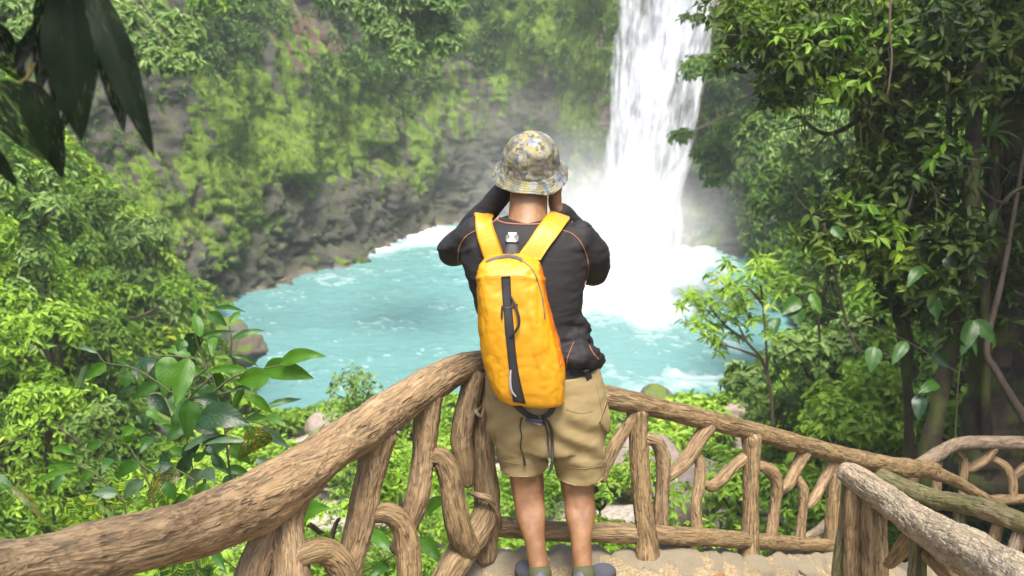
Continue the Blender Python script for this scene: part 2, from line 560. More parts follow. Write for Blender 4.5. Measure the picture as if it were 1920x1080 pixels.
cliff_me = mesh("cliff", R2(CV), grid_faces(NU, NVZ)[:, ::-1], True, attrs={'moss': R2(moss), 'soil': R2(soil), 'tan': R2(tan)})
cliff = obj("cliff", cliff_me, cliff_mat(), kind='structure')

# ------------------------------------------------------------------ water
WZ = -8.0
wx = np.linspace(-14, 14, 260)
wy = np.linspace(12, 50, 320)
WX, WY = np.meshgrid(wx, wy, indexing='ij')
WP = np.stack([WX, WY, np.full_like(WX, WZ)], -1)
qx, qy, _ = proj(WP)
fo = field([(1170, 490, 165, 72, 1.5), (1245, 585, 60, 38, .9), (1060, 470, 130, 50, 1.2), (790, 438, 95, 24, 1.1), (690, 470, 60, 14, .7), (640, 515, 70, 20, .35), (1120, 590, 60, 30, .4),
            (1360, 560, 40, 25, .35), (1240, 700, 110, 16, .35), (1350, 650, 60, 30, .35), (1300, 720, 70, 20, .4), (1380, 740, 60, 30, .4), (1180, 745, 120, 18, .4), (560, 430, 10, 10, 0)], qx, qy)
rip = fbm(WP * np.array([.55, .8, 1]) + fbm(WP * .5, 2)[..., None] * .8, 4)
fine = fbm(WP * np.array([2.2, 3.6, 1]) + 5, 3)
foam = np.clip(fo + .34 * rip + .25 * fine - .12, 0, 1.3)
crest = sm(np.abs(fbm(WP * np.array([.9, 1.5, 1]) + 31, 3)), .0, .05)
foam = np.clip(np.maximum(foam, .50 * (1 - crest) * sm(rip, -.1, .4)), 0, 1)
falls_c = np.array([5.3, 39.5])
dist = np.hypot(WX - falls_c[0], WY - falls_c[1])
amp = .03 + .16 * np.exp(-(dist / 7) ** 2)
WP[..., 2] += amp * (fine * 1.0 + rip * 1.2)
def water_mat():
    t = NT("turquoise_water")
    co = t.coords()
    n = t.noise(t.mapping(co, (2.4, 4.0, 1)), 1.6, 6, .65, .6)
    n2 = t.noise(co, .22, 3)
    c = t.mix(n2, (.088, .210, .208), (.125, .255, .252))
    f = t.math('ADD', t.attr('foam')[2], t.math('MULTIPLY', t.math('SUBTRACT', n, .5), .75))
    f = t.ramp(f, [(.12, 0.0), (.45, .28), (.95, 1.0)])
    c = t.mix(f, c, (.66, .70, .70))
    p = t.pbsdf(Base_Color=c, Roughness=t.mix(f, (.22, .22, .22), (.8, .8, .8)), Normal=t.bump(n, .5, .12))
    p.inputs['IOR'].default_value = 1.33
    return t.finish(p.outputs[0])
water = obj("pool_water", mesh("pool_water", R2(WP), grid_faces(260, 320)[:, ::-1], True, attrs={'foam': R2(foam)}), water_mat(), kind='structure')

# ------------------------------------------------------------------ waterfall
def fall_mat(name, thr):
    t = NT(name)
    st = t.attr('flow')[1]
    n = t.noise(t.mapping(st, (3.4, 1, .36)), 1.0, 5, .6, .45)
    n2 = t.noise(t.mapping(st, (1.1, 1, .16)), 1.0, 3, .5)
    n3 = t.noise(t.mapping(st, (9, 1, 1.6)), 1.0, 3, .6)
    a = t.math('ADD', t.math('MULTIPLY', n, .62), t.math('ADD', t.math('MULTIPLY', n2, .5), t.math('MULTIPLY', n3, .16)))
    a = t.math('ADD', a, t.attr('thick')[2])
    al = t.ramp(a, [(thr, 0.0), (thr + .26, 1.0)])
    c = t.mix(t.ramp(t.math('ADD', t.math('MULTIPLY', n, .6), t.math('MULTIPLY', n3, .4)), [(.38, 0.0), (.58, 1.0)]), (.38, .38, .42), (.74, .75, .78))
    p = t.pbsdf(Base_Color=c, Roughness=.6, Alpha=al, Normal=t.bump(a, .6, .15))
    p.inputs['Subsurface Weight'].default_value = .0
    tr = t.n("ShaderNodeBsdfTranslucent", ins={'Color': (.9, .92, .95)})
    tp = t.n("ShaderNodeBsdfTransparent")
    m1 = t.n("ShaderNodeMixShader", ins={0: al, 1: tp.outputs[0], 2: tr.outputs[0]})
    mx = t.n("ShaderNodeMixShader", ins={0: .3, 1: p.outputs[0], 2: m1.outputs[0]})
    return t.finish(mx.outputs[0])

falls = thing("waterfall", "tall white waterfall plunging down the rock wall into the turquoise pool", "waterfall", PY(1190, 480, 40))
yrow = np.array([-330, -60, 0, 60, 200, 330, 400, 470, 560], float)
lf = np.array([1106, 1092, 1086, 1088, 1090, 1098, 1085, 1065, 1040], float)
rt = np.array([1390, 1396, 1392, 1378, 1348, 1312, 1300, 1302, 1320], float)
for li, (dy, sh, thr, nm) in enumerate(((0.0, 0.0, .58, "water_curtain"), (-.55, .10, .74, "front_spray"), (.45, -.04, .56, "back_curtain"))):
    nu_, nv_ = 90, 240
    pyy = np.linspace(-330, 552 - 10 * li, nv_)
    u = np.linspace(0, 1, nu_)
    L_ = np.interp(pyy, yrow, lf) + 6 * pn(np.c_[pyy * .012, pyy * 0 + li, pyy * 0])
    R_ = np.interp(pyy, yrow, rt) + 8 * pn(np.c_[pyy * .015, pyy * 0 + li + 7, pyy * 0])
    if sh:
        mid = (L_ + R_) / 2
        L_ = mid + (L_ - mid) * (1 - sh); R_ = mid + (R_ - mid) * (1 - sh)
    Yb = np.interp(pyy, [-330, 0, 300, 552], [42.3, 41.7, 40.8, 39.6]) + dy
    V = np.zeros((nu_, nv_, 3)); fl = np.zeros((nu_, nv_, 3))
    for j in range(nv_):
        a, b = PY(L_[j], pyy[j], Yb[j]), PY(R_[j], pyy[j], Yb[j])
        V[:, j] = a[None] + (b - a)[None] * u[:, None]
        V[:, j, 1] -= .8 * np.sin(np.pi * u) ** .7
    w_ = (u[:, None] - .5) * 5
    fl[..., 0] = w_ + .0 * V[..., 2] + li * 9; fl[..., 2] = V[..., 2]; fl[..., 1] = li * 5
    V[..., 1] += .35 * fbm(fl * np.array([1.4, 1, .25]), 4)
    edge = np.minimum(u, 1 - u)[:, None] * np.ones((1, nv_))
    thick = -.50 * (1 - sm(edge, 0, .24)) + .22 * np.exp(-((u[:, None] - .52 - .12 * np.sin(V[..., 2] * .25)) / .16) ** 2) + .16 * sm(-V[..., 2], 2, 7)
    thick -= .08 * (1 - sm(u, .08, .32))[:, None] * sm(V[..., 2], -5, 0)
    if li == 1: thick -= .12
    obj(nm, mesh(nm, R2(V), grid_faces(nu_, nv_), True, attrs={'flow': R2(fl), 'thick': R2(thick)}), fall_mat(nm + "_mat", thr), falls)

# ------------------------------------------------------------------ boulders
def boulder_mesh(rs, name="boulder", n=26):
    th = np.linspace(0, np.pi, n)
    ph = np.linspace(0, 2 * np.pi, 2 * n, endpoint=False)
    T, Ph = np.meshgrid(th, ph, indexing='ij')
    U = np.stack([np.sin(T) * np.cos(Ph), np.sin(T) * np.sin(Ph), np.cos(T)], -1)
    o = rs.rand(3) * 50
    r = np.ones(T.shape)
    for k in range(9):        # chop by planes -> facets
        d = unit(rs.normal(size=3)); c = rs.uniform(.62, .92)
        dd = U @ d
        r = np.minimum(r, np.where(dd > .05, c / np.maximum(dd, .05), 9))
    r = r * (1 + .12 * fbm(U * 1.6 + o, 4)) + .03 * fbm(U * 7 + o, 3)
    V = U * r[..., None]
    return mesh(name, V.reshape(-1, 3), grid_faces(n, 2 * n, True)[:, ::-1], True)

def rock_mat(name, a, b, mossy):
    t = NT(name)
    co = t.coords()
    n1 = t.noise(co, 2.2, 6, .6); n2 = t.noise(co, 11, 5, .7)
    c = t.mix(n1, a, b)
    c = t.mix(.5, c, t.ramp(n2, [(.3, .3), (.7, 1.0)]), 'MULTIPLY')
    g = t.n("ShaderNodeNewGeometry")
    sx = t.n("ShaderNodeSeparateXYZ", ins={0: g.outputs['Normal']})
    mf = t.ramp(t.math('ADD', t.math('MULTIPLY', sx.outputs[2], .5), t.math('MULTIPLY', n1, .8)), [(1.05 - mossy, 0.0), (1.15 - mossy, 1.0)])
    c = t.mix(mf, c, t.mix(n2, (.05, .08, .01), (.15, .21, .02)))
    return t.finish(t.pbsdf(Base_Color=c, Roughness=.75, Normal=t.bump(n2, .8, .06)).outputs[0])
ROCKM = [rock_mat("grey_boulder", (.07, .07, .068), (.19, .185, .175), .35), rock_mat("brown_boulder", (.085, .06, .048), (.22, .165, .13), .3), rock_mat("pale_boulder", (.26, .20, .165), (.50, .41, .35), .05)]
BOULD = [(462, 655, 27.5, 0.62, 1, "brown boulder at the left pool edge just behind the leafy plant top"),
         (430, 625, 29.5, 0.59, 0, "mossy grey boulder on the left shore above the brown boulder"),
         
         (360, 560, 33, 0.74, 0, "tall grey rock below the yellow green bush on the left bank"),
         
         (1100, 372, 42.0, 0.59, 2, "tan boulder at the left foot of the waterfall"),
         (1225, 752, 24.5, 0.46, 0, "flat mossy rock at the near pool edge behind the right handrail"),
         (1335, 768, 24.2, 0.31, 0, "small grey rock at the near pool edge left of the pink grey one"),
         (1392, 775, 24.0, 0.38, 2, "pinkish grey rock at the near pool edge by the right bushes"),
         
         (610, 800, 19.5, 0.37, 2, "pale pinkish rock among the bushes above the left handrail"),
         (300, 790, 17.5, 0.5, 0, "grey rock in the leaves left of the leafy plant's big leaves"),
         (1200, 870, 14.5, 0.56, 2, "pale rock seen between the balusters right of the hiker"),
         (1290, 930, 12.5, 0.5, 2, "pale rock low between the first and second right posts")]
_rs = np.random.RandomState(5)
for (bx, by, bd, br, mi, lab) in BOULD:
    p = D(bx, by, bd)
    o = obj("boulder", boulder_mesh(_rs), ROCKM[mi], None, lab, "boulder", None)
    o.location = p
    o.scale = (br * _rs.uniform(1.0, 1.5), br * _rs.uniform(.9, 1.2), br * _rs.uniform(.65, .9))
    o.rotation_euler = (_rs.uniform(-.2, .2), _rs.uniform(-.2, .2), _rs.uniform(0, 6))

# ------------------------------------------------------------------ spray and air
def volume_obj(name, c, r, dens, expr):
    t = NT(name + "_air")
    co = t.n("ShaderNodeTexCoord").outputs['Object']
    ln = t.n("ShaderNodeVectorMath", operation='LENGTH'); t.set(ln.inputs[0], co)
    fall_ = t.ramp(ln.outputs['Value'], [(0.0, 1.0), (.35, .55), (.7, .12), (1.0, 0.0)])
    n = t.noise(co, 2.2, 3, .6)
    d = t.math('MULTIPLY', t.math('MULTIPLY', fall_, t.ramp(n, [(.3, .25), (.7, 1.0)])), dens)
    v = t.n("ShaderNodeVolumePrincipled", ins={'Color': (.97, .98, 1.0), 'Density': d, 'Anisotropy': .1})
    t.t.links.new(v.outputs[0], t.out.inputs['Volume'])
    mb = MB()
    n_ = 20
    th = np.linspace(0.001, np.pi - .001, n_); ph = np.linspace(0, 2 * np.pi, 2 * n_, endpoint=False)
    T, Ph = np.meshgrid(th, ph, indexing='ij')
    U = np.stack([np.sin(T) * np.cos(Ph), np.sin(T) * np.sin(Ph), np.cos(T)], -1)
    o = obj(name, mesh(name, U.reshape(-1, 3), grid_faces(n_, 2 * n_, True)[:, ::-1]), t.m, kind='stuff')
    o.location = c; o.scale = r
    return o
MIST = True
if MIST:
    volume_obj("spray_mist", (3.8, 38.6, -6.6), (6.0, 4.6, 4.8), .8, None)
    volume_obj("drifting_mist", (0.8, 42.0, -3.8), (7.0, 5.0, 6.0), .038, None)
    t = NT("haze_air")
    v = t.n("ShaderNodeVolumePrincipled", ins={'Color': (.93, .97, 1.0), 'Density': .0015, 'Anisotropy': .2})
    t.t.links.new(v.outputs[0], t.out.inputs['Volume'])
    hb = np.array([(x, y, z) for x in (-37, 37) for y in (-11, 63) for z in (-11.6, 17)], float)
    hf = np.array([(0, 1, 3, 2), (4, 6, 7, 5), (0, 4, 5, 1), (2, 3, 7, 6), (0, 2, 6, 4), (1, 5, 7, 3)])
    obj("haze", mesh("haze", hb, hf, False), t.m, kind='stuff')
# ------------------------------------------------------------------ leaf cover on the slopes
def in_view(P, m=160, near=2.5):
    a, b, d = proj(P)
    return (a > -m) & (a < 1920 + m) & (b > -m * 1.2) & (b < 1080 + m * 2) & (d > near)

def mound(x, y, s, h, seed=0.0):
    P = np.stack([x / s + seed, y / s, np.zeros_like(x)], -1)
    P = P + .25 * fbm(P * 1.3, 2)[..., None] * np.array([1, 1, 0])
    f, _, i = cells(P, 5)
    return h * (.55 + .6 * i) * np.sqrt(np.clip(1 - (f / .85) ** 2, 0, 1)), f, i

def cover(name, x0, x1, y0, y1, n, size, mat, rs, ms=1.5, mh=.9, keep=None, k=6, droop=.35):
    x = rs.uniform(x0, x1, n); y = rs.uniform(y0, y1, n)
    z = ground_z(x, y)
    P = np.stack([x, y, z], -1)
    m = in_view(P) & (z > WZ + .1)
    if keep is not None: m &= keep(x, y, z, rs.rand(n))
    P = P[m]; x, y = P[:, 0], P[:, 1]
    e = .25
    g = np.stack([-(ground_z(x + e, y) - ground_z(x - e, y)) / (2 * e), -(ground_z(x, y + e) - ground_z(x, y - e)) / (2 * e), np.ones(len(x))], -1)
    N = unit(g)
    h, f, ci = mound(x, y, ms, mh)
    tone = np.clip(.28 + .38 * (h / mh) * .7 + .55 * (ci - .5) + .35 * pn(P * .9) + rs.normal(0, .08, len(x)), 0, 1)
    C = P + N * (h * rs.uniform(.45, 1.05, len(x)))[:, None] + np.array([0, 0, .05])
    N = unit(N + np.array([0, 0, .6]) + rs.normal(0, .35, N.shape))
    sz = size * (.75 + .5 * ci) * np.clip(proj(C)[2] / 18, .62, 1.35)
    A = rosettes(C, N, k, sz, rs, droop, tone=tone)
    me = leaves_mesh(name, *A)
    return obj(name, me, mat, kind='stuff')

rs = np.random.RandomState(21)
cover("left_bank_undergrowth", -21, -4.6, 7, 37, 84000, .172, G_BRIGHT, rs, 1.5, 1.0, keep=lambda x, y, z, r: (x < xl(y) + .3) & (r < 1 - .8 * sm(y, 29, 34)))
cover("right_bank_undergrowth", 4.2, 17, 7.5, 42, 46000, .2, G_BRIGHT, rs, 1.5, .9, keep=lambda x, y, z, r: (x > xr(y) - .5) & ((y > 11.5) | (x < 4.6)))
cover("shaded_undergrowth", 4.4, 12, 6.5, 11.5, 5000, .13, G_SHADE, rs, 1.2, .5)
cover("near_slope_undergrowth", -7.5, 8.5, 4.6, 24.2, 48000, .155, G_LIGHT, rs, 1.2, .7, keep=lambda x, y, z, r: (x > xl(y) - .5) & (x < xr(y) + .5) & (pn(np.stack([x * .55, y * .4, x * 0 + 3], -1)) > -.10 - .1 * sm(y, 18, 23)))

# plants on the rock wall
def wall_plants(name, spec, n, size, mat, rs, out=.25, k=6, droop=.6, base=0.0):
    wgt = np.clip(field(spec) + base, 0, 1.5) * (CV[..., 2] > -7.4) * (pD > 5) * (pX > -150) * (pX < 2070) * (pYy > -200)
    wgt = wgt * sm(fbm(CV * np.array([.9, .9, .7]) + 40, 3), -.35, .25)
    wv = wgt.ravel(); wv = wv / wv.sum()
    idx = rs.choice(wv.size, n, p=wv)
    I, J = np.unravel_index(idx, wgt.shape)
    P = CV[I, J] + rs.normal(0, .06, (n, 3))
    N = inw3[I] * .8 + np.array([0, 0, .55]) + rs.normal(0, .3, (n, 3))
    hh = np.clip(.5 + 1.4 * fbm(P * .8 + 60, 3), 0, 1.4)
    C = P + unit(N) * (out * hh * rs.rand(n))[:, None]
    tone = np.clip(.40 + .4 * fbm(P * 1.2, 3) + .25 * (hh - .5) + rs.normal(0, .1, n), 0, 1)
    A = rosettes(C, N, k, size * rs.uniform(.6, 1.2, n), rs, droop, tone=tone)
    return obj(name, leaves_mesh(name, *A), mat, kind='stuff')
wall_plants("cliff_vines", [(400, 70, 50, 80, 1.0), (470, 40, 60, 50, .8), (690, 120, 70, 50, 1.0), (770, 160, 50, 40, .6), (610, 20, 80, 40, .6), (900, 70, 70, 70, .6), (960, 10, 120, 50, .8),
                            (850, 50, 60, 60, .6), (1060, 150, 15, 50, .4)], 4200, .20, G_MID, rs, .5)
wall_plants("cliff_ferns", [(440, 300, 200, 160, .35), (620, 200, 200, 120, .4), (950, 150, 160, 120, .35), (1090, 100, 30, 120, .5), (250, 400, 160, 100, .8), (150, 300, 140, 120, .6), (420, 450, 60, 30, .3)], 2400, .11, G_BRIGHT, rs, .12)
wall_plants("right_cliff_vines", [(1400, 150, 80, 130, 1.3), (1450, 300, 80, 90, 1.3), (1360, 280, 60, 60, 1.0), (1420, 420, 40, 40, .5), (1550, 250, 120, 220, 1.0)], 6500, .27, G_MID, rs, .8)
wall_plants("moss_tufts", moss_px[:20], 5000, .08, G_MOSSY, rs, .12, 5, .9, -.25)

# ------------------------------------------------------------------ shrubs and trees with crowns of leaves
def shrub(name, label, cat, px, py, d, rpx, mat, rs, n=5, dens=14, size=.18, k=6, flat=.75, droop=.4, group=None, stem_to=None, tmpl=LT_FAR, wid=.42, bark=None):
    c = D(px, py, d)
    R = rpx / F * d
    t = thing(name, label, cat, (c[0], c[1], c[2] - R), group)
    blobs = []
    for i in range(n):
        u = rs.normal(size=3) * np.array([.5, .35, .4])
        rr = R * rs.uniform(.42, .62)
        blobs.append((c[0] + u[0] * R, c[1] + u[1] * R, c[2] + u[2] * R * flat, rr, rr, rr * flat))
    if stem_to is None:
        gz = float(ground_z(np.array(c[0]), np.array(c[1] + .2)))
        zz_l = c[2] - R * .9
        while zz_l > gz and len(blobs) < 16:
            rr = R * rs.uniform(.38, .55)
            blobs.append((c[0] + rs.normal(0, .22) * R, c[1] + rs.normal(0, .15) * R, zz_l, rr, rr, rr * .8))
            zz_l -= R * .5
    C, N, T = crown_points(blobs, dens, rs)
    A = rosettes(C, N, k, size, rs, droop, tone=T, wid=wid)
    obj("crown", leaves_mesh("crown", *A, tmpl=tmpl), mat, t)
    mb = MB()
    root = np.array(stem_to if stem_to is not None else (c[0] + .1 * R, c[1] + .2, min(ground_z(np.array(c[0]), np.array(c[1])) - .05, c[2] - .5 * R)))
    if stem_to is None:
        low_ = np.array([root[0], root[1], max(root[2], c[2] - 1.25 * R)])
        if low_[2] > root[2] + .1:
            mb.tube([root, (root + low_) / 2 + rs.normal(0, .05, 3) * R, low_], [.025 * R + .008, .02 * R + .006, .016 * R + .006], 7, 10)
        root = low_
    for b in blobs[:4]:
        b = np.array(b[:3])
        mid = (root + b) / 2 + rs.normal(0, .12, 3) * R
        mb.tube([root, mid, b], [.035 * R + .015, .02 * R + .01, .008 * R + .004], 6, 10)
    obj("stem", mb.mesh("stem"), bark or BARK, t)
    return t

def bark_mat(name, a, b, mo=0.0, sc=1.0):
    t = NT(name)
    co = t.coords()
    n = t.noise(t.mapping(co, (14 * sc, 14 * sc, 2.5 * sc)), 1, 7, .7)
    n2 = t.noise(co, 3, 5, .6)
    c = t.ramp(n, [(.3, a), (.7, b)])
    if mo:
        c = t.mix(t.ramp(n2, [(.62 - mo * .4, 0.0), (.75 - mo * .4, 1.0)]), c, t.mix(n, (.022, .028, .005), (.075, .088, .012)))
    return t.finish(t.pbsdf(Base_Color=c, Roughness=.9, Normal=t.bump(n, .8, .02)).outputs[0])
BARK = bark_mat("twig_bark", (.035, .025, .018), (.11, .08, .055))
MOSS_BARK = bark_mat("mossy_bark", (.012, .009, .005), (.05, .034, .02), .42)  # bark and moss colour lowered to carry the hollow's shade
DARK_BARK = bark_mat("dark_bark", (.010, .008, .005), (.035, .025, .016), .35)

rs = np.random.RandomState(33)
T_ = lambda *a, **k: shrub("tree", a[0], "tree", *a[1:], **k)
S_ = lambda *a, **k: shrub("shrub", a[0], "shrub", *a[1:], **k)
# canopies reaching in from the top
up = lambda px, py, d, dx=0, dy=2.5, dz=3.0: tuple(D(px, py, d) + np.array([dx, dy, dz]))
T_("pale green broad tree filling the top left corner beside the dark hanging leaves", 285, 50, 21, 120, G_PALE, rs, n=8, dens=29, size=0.204, k=8, droop=.7, stem_to=up(200, -150, 21, -3, 2, 3))
T_("pale green tree branch below the big hanging leaves' right side", 300, 120, 20, 60, G_PALE, rs, n=5, dens=33, size=0.190, k=8, droop=.7, stem_to=up(200, -150, 20, -3, 2, 3))
T_("pale green tree behind the dark hanging leaves at the far left edge", 40, 60, 17, 100, G_PALE, rs, n=6, dens=29, size=0.170, k=7, droop=.7, stem_to=up(-150, 100, 17, -3, 2, 0))
T_("light green tree hanging over the cliff at the top centre", 760, 20, 27, 95, G_PALE, rs, n=8, dens=25, size=0.245, k=8, droop=.7, stem_to=up(760, -160, 29, 0, 5, 2))
T_("lowest light green bough under the top centre tree", 745, 82, 26.5, 52, G_PALE, rs, n=5, dens=29, size=0.204, k=8, droop=.7, stem_to=up(760, -160, 29, 0, 5, 2))
T_("yellow green treetop between the two pale trees at the top edge", 400, -10, 26, 60, G_BRIGHT, rs, n=5, dens=18, size=0.204, k=7, stem_to=up(400, -160, 28, 0, 4, 2))
T_("small light green bough at the top edge left of the centre tree", 645, -8, 27, 42, G_PALE, rs, n=4, dens=25, size=0.231, k=8, stem_to=up(650, -160, 29, 0, 4, 2))
S_("tufted green bush growing at the lip of the waterfall's left side", 1165, 18, 41.0, 38, G_PALE, rs, n=4, dens=14, size=0.204, k=6)
# left bank
S_("bright yellow green bush high on the left bank with lit top", 60, 455, 14, 85, G_LIGHT, rs, n=6, dens=24, size=0.122)
S_("large glowing green bush at the left edge halfway down", 70, 610, 12, 110, G_LIGHT, rs, n=7, dens=24, size=0.108)
S_("green bush beneath the dark hanging leaves at the left edge", 45, 370, 13, 60, G_PALE, rs, n=5, size=.13, k=8, dens=30)
S_("dark green shrub on the left bank under the cliff", 160, 400, 22, 75, G_MID, rs, n=6, dens=24, size=0.144)
S_("small light green bush standing out against the grey cliff foot", 270, 450, 21, 62, G_PALE, rs, n=6, dens=16, size=0.173, k=6)
S_("leafy bush at the outer edge of the left bank above the rocks", 215, 540, 19, 58, G_BRIGHT, rs, n=5, dens=24, size=0.144)
S_("rounded mid green bush low on the left bank", 190, 640, 15, 70, G_MID, rs, n=6, dens=24, size=0.115)
S_("shaded green bush at the left edge above the handrail", 40, 760, 9, 90, G_LIGHT, rs, n=6, dens=34, size=0.086)
S_("pale leafed bush left of the leafy plant stems", 150, 790, 10, 70, G_PALE, rs, n=5, dens=34, size=0.086)
S_("tall thin leaved bush under the hanging leaves near the left rock", 130, 500, 18, 60, G_MID, rs, n=5, dens=24, size=0.130)
# beyond the left handrail
S_("feathery green bush rising over the left handrail in front of the pool", 655, 745, 11.5, 75, G_PALE, rs, n=7, dens=30, size=0.086, k=5)
S_("small green bush behind the left handrail near the hiker's hip", 770, 770, 10.5, 60, G_LIGHT, rs, n=5, dens=30, size=0.079)
S_("sunlit bush seen through the gaps of the left balusters", 740, 900, 8, 95, G_LIGHT, rs, n=7, dens=44, size=0.072)
S_("bright bush between the two leftmost left balusters", 600, 960, 7.5, 70, G_LIGHT, rs, n=5, dens=44, size=0.072)
S_("bush behind the corner post glowing yellow green", 850, 840, 9.5, 70, G_LIGHT, rs, n=5, dens=34, size=0.079)
S_("low bush below the thick handrail left end", 330, 900, 7, 90, G_LIGHT, rs, n=6, dens=40, size=0.079)
# beyond the right handrail
S_("sunlit bush behind the first right post", 1240, 900, 9, 80, G_LIGHT, rs, n=6, dens=34, size=0.079)
S_("bright bush directly behind the second right post", 1400, 890, 10, 85, G_LIGHT, rs, n=6, dens=34, size=0.086)
S_("yellow green bush under the end of the right handrail", 1510, 920, 9.5, 75, G_LIGHT, rs, n=6, dens=34, size=0.079)
S_("light green bush just over the right handrail by the pink grey rock", 1460, 770, 17, 60, G_PALE, rs, n=6, dens=22, size=0.144)
S_("bush between the hiker's legs and the first right post", 1125, 920, 8.5, 50, G_LIGHT, rs, n=4, dens=34, size=0.072)
# right bank
S_("big pale green bush on the right bank over the handrail", 1560, 640, 16, 105, G_PALE, rs, n=8, dens=26, size=0.158, k=7, wid=.5)
S_("bright bush filling the slope right of the pale one", 1640, 740, 13, 95, G_LIGHT, rs, n=7, dens=28, size=0.130, wid=.5)
S_("green bush at the right water edge below the slender tree", 1505, 700, 20, 60, G_MID, rs, n=5, dens=24, size=0.144)
S_("leafy bush hugging the handrail where it bends", 1590, 800, 12, 70, G_LIGHT, rs, n=6, dens=30, size=0.115, wid=.5)
T_("broad pale green tree crown lit in the gap of the right forest", 1540, 260, 24, 120, G_PALE, rs, n=9, dens=18, size=.22, k=7, droop=.6, stem_to=tuple(D(1600, 350, 26)))
T_("soft green tree crown beside the waterfall's right side", 1440, 230, 31, 90, G_MID, rs, n=8, dens=14, size=.26, k=8, droop=.7, stem_to=tuple(D(1500, 260, 34)))
T_("tree bough reaching left across the waterfall's edge", 1300, 255, 33, 42, G_MID, rs, n=5, dens=12, size=.24, k=7, droop=.7, stem_to=tuple(D(1420, 200, 35)))
T_("tree crown beneath the reaching bough, over the dark rock", 1350, 310, 33, 48, G_MID, rs, n=5, dens=14, size=.24, k=7, droop=.8, stem_to=tuple(D(1440, 270, 35)))
T_("mossy green crown above the slender tree on the right", 1480, 400, 25, 75, G_MID, rs, n=7, dens=18, size=.2, k=7, droop=.6, stem_to=tuple(D(1530, 420, 27)))
T_("green crown at the upper right of the waterfall lip", 1400, 90, 30, 75, G_MID, rs, n=7, dens=14, size=.24, k=7, droop=.6, stem_to=tuple(D(1450, 120, 34)))
S_("dense bush climbing the right bank above the big pale bush", 1560, 500, 19, 90, G_MID, rs, n=7, dens=12, size=.2)
S_("yellow green bush halfway up the right bank", 1660, 560, 15, 75, G_BRIGHT, rs, n=6, dens=13, size=.17)
T_("small tuft of leaves hanging in front of the waterfall top", 1288, 42, 30, 20, G_DARK, rs, n=3, dens=7, size=.22, k=5, stem_to=up(1345, 40, 30, 0.3, 0, 0))
# ================================================================== LOG RAILINGS
def log_mat(name, lo, mid, hi, speck=0.0, mo=0.0, fw=.85):
    t = NT(name)
    g = t.attr('grain')[1]
    n = t.noise(t.mapping(g, (34, 34, 5.0)), 1, 6, .62, .5)
    n2 = t.noise(t.mapping(g, (90, 90, 14)), 1, 4, .7)
    n3 = t.noise(g, 3.2, 4, .6)
    n4 = t.noise(g, 160, 3, .7)
    c = t.ramp(n, [(.30, lo), (.44, mid), (.72, hi)])
    c = t.mix(.45, c, t.ramp(n2, [(.32, .35), (.6, 1.0)]), 'MULTIPLY')
    c = t.mix(t.math('MULTIPLY', n3, .6), c, (.27, .155, .055))
    if speck:
        c = t.mix(t.ramp(n4, [(.50, 0.0), (.62, speck)]), c, (.62, .58, .48))
    if mo:
        c = t.mix(t.ramp(n3, [(.60 - mo * .3, 0.0), (.72 - mo * .3, .75)]), c, t.mix(n2, (.03, .035, .008), (.14, .14, .03)))
    def fis(sc, w, dist_):
        q = t.noise(t.mapping(g, sc), 1, 2, .5, dist_)
        q = t.math('ABSOLUTE', t.math('SUBTRACT', q, .5))
        return t.ramp(q, [(.0, 1.0), (w * .35, .9), (w, 0.0)])
    gate = t.ramp(t.noise(t.mapping(g, (26, 26, 13)), 1, 2, .5), [(.42, 0.0), (.54, 1.0)])
    f1_ = t.math('MULTIPLY', fis((42, 42, 3.6), .045, .4), gate)
    f2_ = t.math('MULTIPLY', fis((95, 95, 12.0), .06, .4), t.math('SUBTRACT', 1.0, t.math('MULTIPLY', gate, .6)))
    fs = t.math('MAXIMUM', f1_, t.math('MULTIPLY', f2_, .55))
    c = t.mix(t.math('MULTIPLY', fs, .45 if speck > .4 else .68), c, tuple(x * .35 for x in lo))
    c = t.mix(t.math('MULTIPLY', t.attr('cut')[2], .25), c, tuple(x * .8 for x in lo))
    h = t.math('ADD', t.math('MULTIPLY', n, .7), t.math('MULTIPLY', n2, .4))
    h = t.math('ADD', h, t.math('MULTIPLY', n4, .12))
    h = t.math('SUBTRACT', h, t.math('MULTIPLY', fs, .9))
    return t.finish(t.pbsdf(Base_Color=c, Roughness=.72, Normal=t.bump(h, .75, .010)).outputs[0])
LOG_BROWN = log_mat("carved_log_brown", (.095, .062, .032), (.245, .168, .090), (.42, .31, .175))
LOG_TAN = log_mat("carved_log_tan", (.075, .050, .022), (.185, .128, .060), (.33, .245, .13))
LOG_GREY = log_mat("carved_log_grey", (.10, .080, .050), (.26, .215, .14), (.43, .37, .26), .5)
LOG_MOSS = log_mat("carved_log_mossy", (.05, .042, .022), (.13, .105, .058), (.24, .20, .12), .15, .9)
LOG_PALE = log_mat("carved_log_pale", (.12, .095, .07), (.23, .185, .14), (.34, .29, .23))
_ls = [0]
